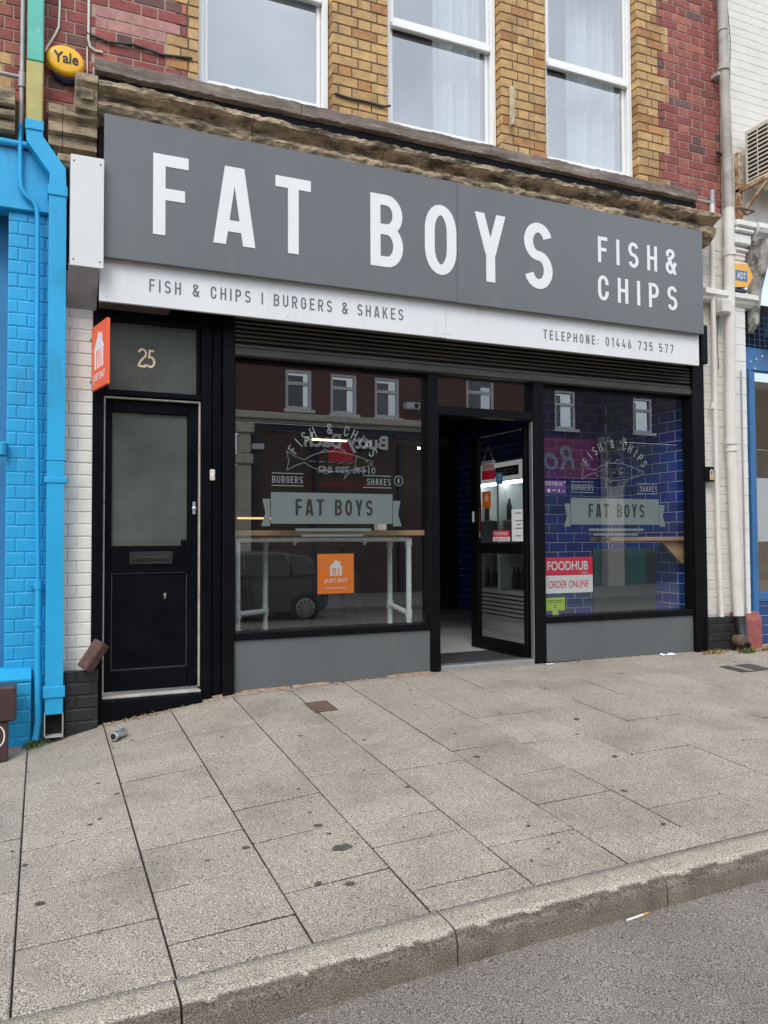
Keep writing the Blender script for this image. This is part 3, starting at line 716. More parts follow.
# open glazed shop door, hinged on the right jamb
hx, hy = 4.05, .075; ed = Vector((-.047, .9989, 0))
LEAF = Basis((hx, hy, 0), ed, (0, 0, 1), (-.9989, -.047, 0))
def leaf_box(m, u0, u1, v0, v1, n0, n1): m.f = lambda p: LEAF(p.x, p.z, p.y); m.box(u0, u1, n0, n1, v0, v1, .004)
m = MB()
leaf_box(m, .0, .052, -1.085, 1.04, -.022, .022); leaf_box(m, .80, .94, -1.085, 1.04, -.022, .022)
leaf_box(m, .054, .798, 1.0, 1.04, -.022, .022); leaf_box(m, .054, .798, -.15, -.045, -.022, .022); leaf_box(m, .054, .798, -1.085, -.965, -.022, .022)
leaf_box(m, .33, .635, -.112, -.105, .022, .028); leaf_box(m, .33, .635, -.178+.03, -.165+.03, .022, .028)
sd = m.build('shop_door', black2_m, shop)
m = MB()
for v0, v1 in ((-.963, -.152), (-.043, .998)): m.face([LEAF(.054, v0), LEAF(.798, v0), LEAF(.798, v1), LEAF(.054, v1)])
m.build('door_glass', pane_m, sd)
m = MB(); leaf_box(m, .85, .866, .16, .27, .026, .05); m.build('door_handle', steel_m, sd)
# interior: floor, walls, tiled walls
m = MB()
for i in range(8):
    for j in range(9):
        x, y = 1.25+.6*i, .72+.6*j
        if x < 5.9 and y < 5.3: m.box(x+.002, min(x+.598, 5.98), y+.002, min(y+.598, 5.29), -1.12, -1.09, .002)
m.build('interior_floor', floor_m, shop)
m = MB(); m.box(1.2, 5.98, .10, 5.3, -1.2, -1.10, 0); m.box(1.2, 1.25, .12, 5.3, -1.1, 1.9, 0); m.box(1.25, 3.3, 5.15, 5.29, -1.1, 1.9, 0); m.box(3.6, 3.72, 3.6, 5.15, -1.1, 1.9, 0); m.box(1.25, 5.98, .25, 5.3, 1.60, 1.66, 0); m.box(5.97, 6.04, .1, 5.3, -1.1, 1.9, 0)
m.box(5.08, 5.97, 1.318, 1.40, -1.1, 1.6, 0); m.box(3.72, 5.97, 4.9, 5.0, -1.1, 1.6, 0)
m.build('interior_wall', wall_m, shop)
m = MB(); m.box(3.115, 4.045, .102, .72, -1.099, -1.088, .003); m.build('entrance_mat', mat_m, shop)
m = MB(); rt_ = random.Random(8)
tc_ = lambda x, z, r, i: tuple(v*r.uniform(.7, 1.25) for v in (.020, .070, .36))
def tiles(B, u0, u1, v0, v1, sd_): lay(m, u0, u1, v0, v1, 0, tc_, course=.104, joint=.005, d=.006, b=.0015, jit=.0, seed=sd_, B=B, bond='s')
tiles(Basis((5.962, 0, 0), (0, -1, 0), (0, 0, 1), (-1, 0, 0)), -4.89, -.11, -1.09, 1.6, 1)
tiles(Basis((0, 1.310, 0), (1, 0, 0), (0, 0, 1), (0, -1, 0)), 5.08, 5.955, -1.09, 1.6, 2)
m.build('wall_tiling', tile_m, shop)
m = MB(); m.box(5.9635, 5.9695, .11, 4.89, -1.09, 1.6, 0); m.box(5.08, 5.963, 1.3115, 1.3175, -1.09, 1.6, 0); m.build('tile_grout', grout_m, shop)
m = MB(); m.box(5.06, 5.078, 1.30, 1.42, -1.09, 1.6, .003); m.build('corner_trim', alu_m, shop)

# ------------------------------------------------------------------ signs on the front
sg = thing('fascia_sign', (3.1, -.3, 1.65), 'long dark grey fascia board with white FAT BOYS lettering over a white strip', 'shop sign')
m = MB(); m.box(.375, 3.139, -.30, -.255, 1.948, 2.952, .003); m.box(3.141, 5.822, -.30, -.255, 1.946, 2.95, .003); m.build('sign_panel', sign_m, sg)
m = MB(); m.box(.352, 3.058, -.243, -.215, 1.655, 2.02, .003); m.box(3.060, 5.812, -.243, -.215, 1.652, 2.02, .003); m.build('lower_strip', strip_m, sg)
m = MB(); Bs = FRONT(-.3005)
for ch, a, b in (('F', .702, .948), ('A', 1.124, 1.438), ('T', 1.590, 1.868), ('B', 2.36, 2.637), ('O', 2.838, 3.128), ('Y', 3.305, 3.604), ('S', 3.79, 4.080)):
    put_glyph(m, Bs, ch, a, 2.155, .58, .145*(1.0), wd=b-a, t=.003)
m.build('lettering', letter_m, sg)
m = MB(); stroke_text(m, Bs, 'FISH&', 4.575, 5.487, 2.478, .236, .135, k=1.05); stroke_text(m, Bs, 'CHIPS', 4.57, 5.492, 2.135, .228, .135, k=1.1)
m.build('small_lettering', letter_m, sg)
m = MB(); Bt = FRONT(-.2435); stroke_text(m, Bt, 'FISH & CHIPS | BURGERS & SHAKES', .686, 2.667, 1.760, .090, .125, .0015); stroke_text(m, Bt, 'TELEPHONE: 01446 735 577', 4.017, 5.49, 1.742, .082, .125, .0015)
m.build('strip_lettering', dletter_m, sg)
m = MB()
for x, z in ((.40, 1.69), (.40, 1.985), (1.7, 1.69), (1.7, 1.99), (3.03, 1.69), (3.03, 1.97), (3.09, 1.69), (3.09, 1.97), (4.4, 1.69), (5.78, 1.69), (5.78, 1.97), (4.4, 1.985)): m.lathe((x, -.2455, z), [(.006, 0), (.006, .003), (.004, .004)], 10, 1)
m.build('screw', alu_m, sg)
m = MB(); m.prism([(-.2, 1.655), (-.2, 1.690), (-.05, 1.690), (-.05, 1.655)], .36, .84); m.build('soffit_batten', M('batten_wood', (.09, .075, .065), .7), sg)

bx = thing('boxed_console_cover', (.26, -.05, 1.6), 'tall white panel box standing out from the pier left of the dark sign', 'cover box')
m = MB(); m.box(.160, .372, -.36, -.345, 1.843, 2.60, .003); m.box(.160, .166, -.344, -.05, 1.90, 2.60, .001); m.box(.364, .372, -.344, -.31, 1.86, 2.60, .001); m.build('front_panel', M('white_box_panel', (.66, .66, .645), .35, ns=3, na=.03, stain=((.5, .47, .42), 6, .62, .85, .35)), bx)
m = MB(); m.prism([(-.344, 1.846), (-.344, 1.86), (-.05, 1.65), (-.05, 1.635)], .150, .345); m.build('underside', M('grey_soffit', (.30, .30, .30), .6), bx)
m = MB()
for x, z in ((.18, 2.555), (.348, 2.555), (.18, 1.885), (.348, 1.885)): m.lathe((x, -.362, z), [(.006, 0), (.006, .003)], 10, 1)
m.build('screw', iron_m, bx)

# projecting orange sign by the number 25 door, seen nearly edge on
pj = thing('projecting_sign', (.33, -.05, 1.3), 'orange JUST EAT sign projecting from the white pier beside number 25', 'sign')
pdir = Vector((.077, -.35, 0)); pl = pdir.length; pdir.normalize()
PJ = Basis((.313, -.10, 0), pdir, (0, 0, 1), (pdir.y, -pdir.x, 0))
m = MB(); plate(m, PJ, rect(0, pl, 1.045, 1.490), -.02, 0); m.build('sign_board', orange2_m, pj)
def just_eat(m, B, uc, vc, s, n=.001):
    """the white house with cutlery cut into it, s = height"""
    def q(pts): plate(m, B, [(uc+u*s, vc+v*s) for u, v in pts], 0, n)
    q([(-.40, .02), (-.48, .02), (-.10, .44), (-.04, .5), (.04, .5), (.20, .34), (.20, .44), (.30, .44), (.30, .22), (.48, .02), (.40, .02), (.40, .0), (-.40, .0)])
    q([(-.40, -.5), (-.24, -.5), (-.24, -.003), (-.40, -.003)]); q([(-.16, -.5), (-.04, -.5), (-.08, -.003), (-.12, -.003)])
    q([(.02, -.5), (.14, -.5), (.14, -.003), (.02, -.003)]); q([(.22, -.5), (.40, -.5), (.40, -.003), (.22, -.003)])
m = MB(); just_eat(m, PJ, pl/2, 1.305, .25); font_text(m, PJ, 'JUST EAT', pl/2, 1.118, .062, width=pl*.82, bold=.03, shear=.2); m.build('lettering', letter_m, pj)
m = MB(); m.tube([PJ(0, 1.42, -.01), (.318, -.04, 1.42)], .012); m.tube([PJ(0, 1.12, -.01), (.318, -.04, 1.12)], .012); m.build('bracket', black2_m, pj)

# ------------------------------------------------------------------ stickers and window lettering (each stands on its pane)
GW = FRONT(.0635)
def sticker(name, B, u0, u1, v0, v1, mat, label, cat='sticker'):
    m = MB(); plate(m, B, rect(u0, u1, v0, v1), 0, .001); o = m.build(name, mat, None, B((u0+u1)/2, v0)); return tag(o, label, cat)
def kid(name, mat, par, fn, B=None):
    m = MB(); fn(m); return m.build(name, mat, par)
TOP = Basis(GW.o-Vector((0, .0011, 0)), GW.ex, GW.ez, GW.en)
o = sticker('window_sticker', GW, 2.037, 2.350, -.442, -.120, orange_m, 'square orange JUST EAT sticker low on the left shop window')
def f(m): just_eat(m, TOP, 2.195, -.235, .125, .0006); font_text(m, TOP, 'JUST EAT', 2.193, -.340, .038, width=.205, bold=.022, shear=.2); lines_text(m, TOP, 2.10, 2.285, -.400, .007, .0005)
kid('lettering', letter_m, o, f)
o = sticker('window_sticker', GW, 4.218, 4.752, -.345, -.178, red_m, 'red and white FOODHUB order online sticker on the right window')
kid('lettering', letter_m, o, lambda m: (font_text(m, TOP, 'FOODHUB', 4.472, -.257, .085, width=.455, bold=.022), font_text(m, TOP, 'CO.UK', 4.66, -.325, .018, width=.07, bold=.01)))
ob = kid('lower_band', paper_m, o, lambda m: plate(m, GW, rect(4.2181, 4.7519, -.508, -.346), 0, .001))
kid('band_lettering', red_m, o, lambda m: font_text(m, TOP, 'ORDER ONLINE', 4.478, -.428, .07, width=.445, bold=.006))
o = sticker('window_sticker', GW, 4.224, 4.432, -.665, -.548, green_m, 'small green food hygiene rating sticker with black edge below the FOODHUB sticker')
kid('border', ink_m, o, lambda m: (plate(m, GW, rect(4.214, 4.442, -.547, -.522), 0, .0012), plate(m, GW, rect(4.433, 4.444, -.672, -.548), 0, .0012), plate(m, GW, rect(4.213, 4.2235, -.672, -.548), 0, .0012), plate(m, GW, rect(4.224, 4.29, -.678, -.666), 0, .0012), plate(m, GW, rect(4.36, 4.432, -.678, -.666), 0, .0012)))
kid('tab', green_m, o, lambda m: plate(m, GW, rect(4.295, 4.355, -.705, -.667), 0, .001))
kid('lettering', ink_m, o, lambda m: (font_text(m, TOP, '5', 4.325, -.625, .035, bold=.02), lines_text(m, TOP, 4.245, 4.41, -.578, .008, .0005), lines_text(m, TOP, 4.25, 4.40, -.594, .006, .0005)))
o = sticker('window_sticker', GW, 4.196, 4.460, .405, .530, purple_m, 'purple VOTE FOR US sticker at the left edge of the right window')
kid('lettering', letter_m, o, lambda m: (font_text(m, TOP, 'VOTE FOR US', 4.315, .500, .036, width=.215, bold=.014), plate(m, TOP, rect(4.255, 4.285, .42, .45), 0, .0006), lines_text(m, TOP, 4.31, 4.35, .432, .012, .0006), lines_text(m, TOP, 4.375, 4.395, .422, .03, .0006), plate(m, TOP, rect(4.425, 4.445, .425, .435), 0, .0006), plate(m, TOP, rect(4.44, 4.455, .51, .525), 0, .0006)))

def window_logo(x0, label):
    """fish, arched words and ribbon banner in vinyl, x0 = left tip of the ribbon"""
    t = thing('window_decal', (x0+.6, .063, .1), label, 'window lettering')
    c = x0+.600
    m = MB(); plate(m, GW, rect(c-.532, c+.515, .123, .372), 0, .001)
    plate(m, GW, [(c-.600, .318), (c-.538, .318), (c-.538, .104), (c-.610, .104), (c-.575, .205)], 0, .0008); plate(m, GW, [(c+.521, .318), (c+.590, .318), (c+.565, .205), (c+.600, .104), (c+.521, .104)], 0, .0008)
    plate(m, GW, rect(c-.33, c+.32, .064, .086), 0, .001); plate(m, GW, rect(c-.28, c+.25, .020, .038), 0, .001); m.build('banner', decal_m, t)
    m = MB(); stroke_text(m, TOP, 'FAT BOYS', c-.33, c+.335, .190, .130, .16, .0006); m.build('banner_lettering', M('black_vinyl', (.02, .022, .022), .5), t)
    m = MB(); arc_text(m, GW, 'FISH & CHIPS', c-.005, .48, .375, -56, 56, .085, .115)
    stroke_text(m, GW, 'BURGERS', c-.52, c-.27, .445, .055, .12, .0012); stroke_text(m, GW, 'SHAKES', c+.285, c+.50, .445, .055, .12, .0012)
    for a, b in ((c-.525, c-.265), (c+.25, c+.505)):
        for z in (.520, .422): plate(m, GW, rect(a, b, z, z+.006), 0, .001)
    m.build('lettering', line_m, t)
    m = MB(); W_ = .006
    P = lambda pts: [(c+u*1.08, .625+v*.9) for u, v in pts]
    up_ = [(-.235+.55*k/14, .012+.085*math.sin(math.pi*(k/14)**.8)) for k in range(15)]; lo_ = [(-.235+.55*k/14, -.012-.075*math.sin(math.pi*(k/14)**.75)) for k in range(15)]
    ribbon(m, GW, P(up_), W_, .001); ribbon(m, GW, P(lo_), W_, .00115)
    ribbon(m, GW, P([(-.235, .012), (-.30, .035), (-.375, .085), (-.355, 0), (-.372, -.085), (-.295, -.035), (-.235, -.012)]), W_, .0012)
    ribbon(m, GW, P([(-.12, .07), (-.08, .115), (-.03, .09), (.02, .135), (.09, .10)]), W_, .0013); ribbon(m, GW, P([(-.10, -.062), (-.075, -.11), (-.02, -.083)]), W_, .0014); ribbon(m, GW, P([(.10, -.08), (.075, -.15), (.135, -.075)]), W_, .0014)
    ribbon(m, GW, P(arc(.20, .0, .03, .075, 110, 250, 8)), W_, .0015); ribbon(m, GW, P(arc(.262, .018, .008, .008, 0, 360, 8)[:-1]), .004, .0015, True)
    ribbon(m, GW, P([(.315, .004), (.275, -.008)]), .004, .0015)
    for k in range(5): ribbon(m, GW, P([(-.2+.075*k, .004-.004*k), (-.15+.075*k, .0)]), .004, .0015)
    m.build('fish_drawing', M('thin_vinyl', (.20, .23, .23), .5), t); return t
window_logo(1.585, 'pale FISH & CHIPS fish emblem and FAT BOYS banner on the left window')
window_logo(4.445, 'pale fish emblem and FAT BOYS banner on the right window above the red sticker')
m = MB(); ribbon(m, GW, arc(2.757, .487, .038, .040, 0, 360, 20)[:-1], .006, .001, True); plate(m, GW, [(2.752, .465), (2.762, .465), (2.766, .49), (2.757, .515), (2.748, .49)], 0, .0012)
tag(m.build('window_decal', line_m, None, (2.757, .063, .45)), 'small round emblem right of the word SHAKES on the left window', 'window lettering')

# on the glass of the open door (u runs from the hinge, so reading goes towards smaller u)
DG = Basis(LEAF(0, 0, .003), -LEAF.ex, LEAF.ez, LEAF.en); DT = Basis(LEAF(0, 0, .0042), -LEAF.ex, LEAF.ez, LEAF.en)
t = thing('open_sign', DG(-.63, .57), 'white and red OPEN sign hanging by a cord inside the open glass door', 'sign')
m = MB(); plate(m, DG, rect(-.745, -.518, .665, .757), 0, .003); m.build('sign_board', paper_m, t)
m = MB(); plate(m, DG, rect(-.745, -.518, .575, .664), 0, .003); m.build('lower_band', red_m, t)
m = MB(); Bq = Basis(LEAF(0, 0, .0065), -LEAF.ex, LEAF.ez, LEAF.en); font_text(m, Bq, 'OPEN', -.632, .695, .05, width=.19, bold=.02); m.build('lettering', red_m, t)
m = MB(); lines_text(m, Bq, -.72, -.55, .738, .010, .0004); m.build('small_print', ink_m, t)
m = MB(); m.tube([DG(-.72, .757, .002), DG(-.632, .90, .002), DG(-.54, .757, .002)], .0018, 6); m.build('cord', cable_m, t)
o = sticker('door_sticker', DG, -.745, -.592, .298, .458, orange_m, 'orange takeaway sticker on the upper glass of the open door')
kid('emblem', letter_m, o, lambda m: just_eat(m, DT, -.668, .395, .07, .0006))
o = sticker('door_sticker', DG, -.850, -.792, .060, .303, red_m, 'narrow red PIZZA strip sticker on the edge of the open door')
kid('lettering', letter_m, o, lambda m: [font_text(m, DT, ch, -.821, .275-.047*k, .030, bold=.02) for k, ch in enumerate('PIZZA')])
kid('lower_band', paper_m, o, lambda m: plate(m, DG, rect(-.850, -.792, .008, .059), 0, .001))
o = sticker('paper_notice', DG, -.248, -.042, -.030, .268, paper_m, 'white paper notice with small black print taped to the open door', 'notice')
kid('print', ink_m, o, lambda m: [lines_text(m, DT, -.19+.02*(k % 2), -.10+.02*(k % 3), .225-.035*k, .011, .0004) for k in (0, 2, 3, 4, 6)])
o = sticker('door_sticker', DG, -.565, -.281, .012, .074, red_m, 'small red and white order online sticker low on the open door')
kid('lower_band', paper_m, o, lambda m: plate(m, DG, rect(-.565, -.281, -.030, .011), 0, .001)); kid('lettering', letter_m, o, lambda m: font_text(m, DT, 'FOODHUB', -.425, .044, .034, width=.22, bold=.02)); kid('band_lettering', red_m, o, lambda m: font_text(m, DT, 'ORDER ONLINE', -.423, -.010, .02, width=.23))
o = sticker('door_sticker', DG, -.50, -.388, .52, .625, M('blue_print', (.03, .22, .42), .5), 'small blue sticker beside the hanging OPEN sign on the door')
kid('lettering', letter_m, o, lambda m: [lines_text(m, DT, -.475, -.41, .60-.022*k, .008, .0004) for k in range(3)])

# ------------------------------------------------------------------ inside the shop
bar = thing('bar_counter', (2.2, .5, -1.09), 'wooden window bar on a frame of galvanised tube behind the left window', 'bar counter')
m = MB(); m.box(1.30, 3.14, .24, .66, .026, .072, .006); m.build('counter_top', wood_m, bar)
m = MB(); r_ = .024
m.tube([(1.445, .31, -1.09), (1.445, .31, -.005)], r_); m.tube([(2.962, .31, -1.09), (2.962, .31, -.03), (2.955, .31, -.008), (2.93, .31, -.002), (1.42, .31, -.002)], r_)
m.tube([(1.76, .64, -1.09), (1.76, .64, .02)], r_); m.tube([(2.925, .64, -1.09), (2.925, .64, .02)], r_)
m.tube([(1.445, .31, -.60), (1.76, .64, -.615)], r_); m.tube([(2.962, .31, -.655), (2.925, .64, -.60)], r_)
m.build('tube_frame', steel_m, bar)
m = MB()
for p in ((1.445, .31, -.60), (1.76, .64, -.615), (2.962, .31, -.655), (2.925, .64, -.60), (1.76, .64, -.04), (2.925, .64, -.04), (2.962, .31, -.03)): m.tube([Vector(p)-Vector((0, 0, .035)), Vector(p)+Vector((0, 0, .035))], .030)
m.tube([(1.90, .31, -.002), (1.95, .31, -.002)], .031); m.tube([(2.52, .31, -.002), (2.57, .31, -.002)], .031); m.tube([(1.925, .31, -.03), (1.925, .31, -.05)], .012); m.tube([(2.545, .31, -.03), (2.545, .31, -.05)], .012)
m.build('tube_clamp', steel_m, bar)
m = MB(); m.box(2.70, 2.785, .38, .47, .073, .205, .006); m.build('napkin_dispenser_body', fridge_m, None, (2.74, .42, .073))
o = bpy.data.objects['napkin_dispenser_body']; o.name = 'napkin_dispenser'; tag(o, 'small white napkin dispenser on the wooden window bar', 'napkin dispenser')
def stool(x, y, label):
    t = thing('bar_stool', (x, y, -1.09), label, 'bar stool', 'stools at the window bar')
    m = MB(); m.box(x-.155, x+.155, y-.155, y+.155, -.33, -.30, .012); m.build('seat', stool_m, t)
    for sx in (-1, 1):
        for sy in (-1, 1):
            m = MB(); m.tube([(x+sx*.135, y+sy*.135, -.325), (x+sx*.20, y+sy*.20, -1.09)], [.040, .028], 8); m.build('leg', stool_m, t)
    m = MB(); z = -.85; q = .18
    m.tube([(x-q, y-q, z), (x+q, y-q, z)], .010); m.tube([(x-q, y+q, z), (x+q, y+q, z)], .010); m.tube([(x-q, y-q, z+.06), (x-q, y+q, z+.06)], .010); m.tube([(x+q, y-q, z+.06), (x+q, y+q, z+.06)], .010); m.build('footrest', stool_m, t)
stool(1.55, .95, 'black metal bar stool behind the tube frame at the left end of the bar'); stool(2.52, .98, 'black metal bar stool directly behind the square orange sticker')
fr = thing('drinks_fridge', (5.3, 1.95, -1.09), 'white upright drinks fridge with FAT BOYS header behind the open door', 'fridge')
m = MB(); m.box(4.90, 5.6, 1.405, 2.55, .66, .89, .01); m.box(4.93, 5.6, 1.405, 2.55, -1.09, -.93, .005); m.box(4.90, 5.6, 1.405, 2.55, -.93, -.60, .01); m.box(5.5, 5.6, 1.405, 2.55, -.60, .66, .005)
for y in (1.405, 1.955, 2.51): m.box(4.90, 5.5, y, y+.04, -.60, .66, .004)
m.build('cabinet', fridge_m, fr)
FB = Basis((4.899, 0, 0), (0, -1, 0), (0, 0, 1), (-1, 0, 0))
m = MB(); plate(m, FB, rect(-2.545, -1.41, .67, .88), 0, .002); m.build('header_added_glow', M('header_panel_added_glow', (.85, .86, .84), emit=.22), fr)  # daylit header; weak emission added to brighten it in the dark doorway
m = MB(); plate(m, Basis((4.8968, 0, 0), (0, -1, 0), (0, 0, 1), (-1, 0, 0)), rect(-2.12, -1.52, .715, .825), 0, .001); m.build('header_plate', ink_m, fr)
m = MB(); font_text(m, Basis((4.8955, 0, 0), (0, -1, 0), (0, 0, 1), (-1, 0, 0)), 'FAT BOYS', -1.82, .77, .062, width=.42); m.build('header_lettering', letter_m, fr)
m = MB()
for k in range(6): m.box(4.893, 4.90, 1.44, 2.50, -.90+.048*k, -.885+.048*k, .001)
m.build('vent', hole_m, fr)
m = MB()
for a, b in ((1.447, 1.953), (1.997, 2.508)):
    m.box(4.91, 5.5, a, b, -.595, -.585, 0)
    for z in (-.2, .2): m.box(4.96, 5.5, a, b, z, z+.012, .002)
m.build('shelf', steel_m, fr)
m = MB(); rr = random.Random(4)
for z in (-.585, -.188, .212):
    for y in [1.50+.085*k for k in range(12)]:
        if rr.random() < .4: m.tube([(5.03, y, z), (5.03, y, z+.17), (5.03, y, z+.21), (5.03, y, z+.25)], [.03, .03, .012, .012], 10)
m.build('bottle', M('dark_bottles', (.04, .03, .03), .25, ns=8, na=.6), fr)
m = MB(); m.box(4.96, 5.0, 1.47, 2.49, .63, .65, .002); m.build('fridge_added_glow', M('fridge_fill_glow', (.9, .96, 1), emit=9), fr)  # made-up glowing strip, added to brighten the fridge interior
m = MB(); m.face([(4.905, 1.44, -.60), (4.905, 2.52, -.60), (4.905, 2.52, .66), (4.905, 1.44, .66)]); m.build('glass_door', pane_m, fr)
sc = thing('service_counter', (2.7, 3.9, -1.09), 'long serving counter with hot cabinet at the back of the shop', 'counter')
m = MB(); m.box(1.3, 3.55, 3.6, 4.2, -1.09, -.10, .01); m.box(1.26, 3.58, 3.56, 4.24, -.098, -.06, .006); m.build('counter_body', M('counter_front', (.06, .045, .04), .4), sc)
m = MB(); m.box(1.6, 3.4, 3.75, 4.15, .28, .36, .01); 
for x in (1.6, 2.2, 2.8, 3.37): m.box(x, x+.03, 3.75, 4.15, -.058, .28, .003)
m.build('hot_cabinet', stool_m, sc)
m = MB(); m.box(2.25, 2.75, 3.80, 4.1, .262, .276, .002); m.box(2.86, 3.34, 3.80, 4.1, .262, .276, .002); m.build('heat_lamp', glow_m, sc)
t = thing('strip_light', (3.9, 4.05, 1.35), 'glowing warm strip light hanging near the back of the shop', 'light')
m = MB(); m.box(3.12, 3.58, 3.45, 3.50, 1.245, 1.262, .005); m.build('tube', lamp_m, t)
m = MB(); m.box(3.10, 3.60, 3.44, 3.51, 1.264, 1.295, .005); m.tube([(3.2, 3.47, 1.29), (3.2, 3.47, 1.605)], .005); m.tube([(3.5, 3.47, 1.29), (3.5, 3.47, 1.605)], .005); m.build('batten', stool_m, t)
t = thing('spotlight', (4.6, 3.5, 1.6), 'small round ceiling spotlight glowing above the shop floor', 'light')
m = MB(); m.tube([(4.62, 3.5, 1.20), (4.62, 3.5, 1.215)], .016); m.build('bulb', spot_m, t); m = MB(); m.tube([(4.62, 3.5, 1.216), (4.62, 3.5, 1.30)], .03); m.tube([(4.62, 3.5, 1.3), (4.62, 3.5, 1.602)], .006); m.build('housing', stool_m, t)
mb = thing('menu_board', (4.6, 4.85, 1.3), 'dark wall menu board with dim white writing above the shop floor', 'menu board')
m = MB(); m.box(4.2, 5.9, 4.86, 4.895, 1.38, 1.59, .004); m.build('board', ink_m, mb)
m = MB(); Bm = FRONT(4.859)
for k in range(4): lines_text(m, Bm, 4.9, 5.35, 1.545-.035*k, .014, .001); lines_text(m, Bm, 5.5, 5.8, 1.545-.035*k, .014, .001)
m.build('writing', M('chalk_white', (.5, .5, .5), .8), mb)
ws = thing('corner_shelf', (5.4, .3, -.03), 'pale wooden shelf on a triangular bracket inside the right window', 'shelf')
m = MB(); m.box(5.0, 5.955, .10, .42, -.035, .005, .004); m.build('shelf_board', wood_m, ws)
m = MB(); m.prism([(5.66, -.037), (5.955, -.037), (5.955, -.27), (5.925, -.27)], .14, .17, ax=1); m.build('shelf_bracket', wood_m, ws)
m = MB(); m.box(5.15, 5.955, .55, .60, -1.088, -.12, .004); tag(m.build('low_partition', M('grey_green_board', (.07, .085, .08), .5), None, (5.5, .57, -1.09)), 'low grey green board under the wooden shelf inside the right window', 'partition')

# ------------------------------------------------------------------ fittings on the front
ya = thing('alarm_box', (.12, 0, 3.38), 'yellow oval Yale alarm box on the red brick above the pier', 'alarm box')
def oval(cx, cz, a, b, rot, y0, y1, taper=.93, n=32):
    rows = []
    for y, k in ((y0, 1), (y1+.02, 1.0), (y1, taper), (y1-.004, .8*taper), (y1-.006, .02)):
        rows.append([(cx+k*(a*math.cos(t)*math.cos(rot)-b*math.sin(t)*math.sin(rot)), y, cz+k*(a*math.cos(t)*math.sin(rot)+b*math.sin(t)*math.cos(rot))) for t in [6.2832*i/n for i in range(n)]])
    return rows
m = MB(); rw = oval(.128, 3.392, .128, .105, R(-8), -.004, -.085); m.grid(rw, True); m.face(rw[0]); m.build('cover', yellow_m, ya)
m = MB(); font_text(m, FRONT(-.092), 'Yale', .130, 3.40, .078, width=.165, bold=.022); m.build('lettering', ink_m, ya)
m = MB(); rw = oval(.135, 3.345, .110, .095, R(-8), -.002, -.045); m.grid(rw, True); m.face(rw[0]); m.build('base', dblue_m, ya)
ad = thing('alarm_box', (6.52, -.12, 2.5), 'orange hexagonal ADT alarm box on the white pilaster', 'alarm box')
m = MB(); hx_ = [(6.405, 2.765), (6.60, 2.785), (6.672, 2.66), (6.59, 2.55), (6.41, 2.525), (6.405, 2.645)]
m.prism(hx_, -.135, -.062, ax=1); m.build('cover', amber_m, ad)
m = MB(); plate(m, FRONT(-.1355), rect(6.425, 6.585, 2.60, 2.705), 0, .002); m.build('label_plate', M('blue_label', (.10, .17, .30), .5), ad)
m = MB(); font_text(m, FRONT(-.138), 'ADT', 6.505, 2.652, .062, width=.12, bold=.01); m.build('lettering', letter_m, ad)
m = MB(); m.box(6.43, 6.60, -.125, -.062, 2.492, 2.524, .006); m.build('base', dblue_m, ad)
m = MB(); m.box(1.157, 1.195, -.045, -.028, .443, .527, .006); o = m.build('doorbell', cream_m, None, (1.176, -.028, .48)); tag(o, 'small cream doorbell on the black post right of number 25', 'doorbell')
m = MB(); m.box(1.166, 1.186, -.050, -.045, .47, .50, .003); m.build('button', white_m, o)
pk = thing('padlock', (6.11, -.06, .56), 'brass padlock hanging on a black latch at the right shutter post', 'padlock')
m = MB(); m.box(6.04, 6.165, -.068, -.056, .55, .70, .004); m.build('latch_plate', black2_m, pk)
m = MB(); m.box(6.085, 6.135, -.095, -.070, .565, .625, .006); m.build('lock_body', M('brass', (.62, .42, .22), .4, .4), pk)
m = MB(); m.tube([(6.095, -.082, .62)]+[(6.11-.015*math.cos(R(a)), -.082, .65+.018*math.sin(R(a))) for a in range(0, 181, 20)]+[(6.125, -.082, .62)], .005, 8); m.build('shackle', steel_m, pk)

# left downpipes
dp = thing('downpipe', (.09, -.1, -1.3), 'square blue downpipe with turquoise and ochre top sections between the two shops', 'drainpipe')
m = MB(); m.box(-.118, -.014, -.15, -.05, 3.30, 6.2, .008); m.build('upper_section', green_pipe, dp)
m = MB(); m.box(-.1215, -.014, -.15, -.05, 2.865, 3.298, .008); m.build('middle_section', olive_m, dp)
def sq_pipe(m, pts, w, d, yc):
    rows = []
    for i, (x, z, tilt) in enumerate(pts):
        c, s_ = math.cos(tilt), math.sin(tilt)
        rows.append([(x-w/2*c, yc-d/2, z-w/2*s_), (x+w/2*c, yc-d/2, z+w/2*s_), (x+w/2*c, yc+d/2, z+w/2*s_), (x-w/2*c, yc+d/2, z-w/2*s_)])
    m.grid(rows, True, False); return rows
m = MB(); sq_pipe(m, [(-.066, 2.865, 0), (-.066, 2.745, .42), (.081, 2.545, .42), (.083, 2.42, 0), (.087, -1.17, 0)], .112, .10, -.13)
m.build('lower_section', blue_m, dp)
for q in ((-.126, -.008, -.189, -.07, 2.80, 2.87), (.018, .147, -.190, -.07, 2.37, 2.44), (.018, .156, -.190, -.07, -1.06, -.985), (.012, .160, -.188, -.07, .39, .43), (.018, .154, -.186, -.07, .545, .553)):
    m = MB(); m.box(*q, .004); m.build('pipe_socket', blue_m, dp)
m = MB()
for a, b, c, d in ((.027, .034, -1.315, -1.172), (.140, .147, -1.33, -1.172), (.034, .140, -1.325, -1.318)): m.box(a, b, -.185, -.08, c, d, .001)
m.build('outlet', trim_m, dp)
m = MB(); m.box(.035, .139, -.10, -.085, -1.32, -1.172, 0); m.build('outlet_inside', hole_m, dp)
rp = thing('downpipe', (-.03, -.1, -1.35), 'thin round grey and blue pipe left of the square downpipe', 'drainpipe')
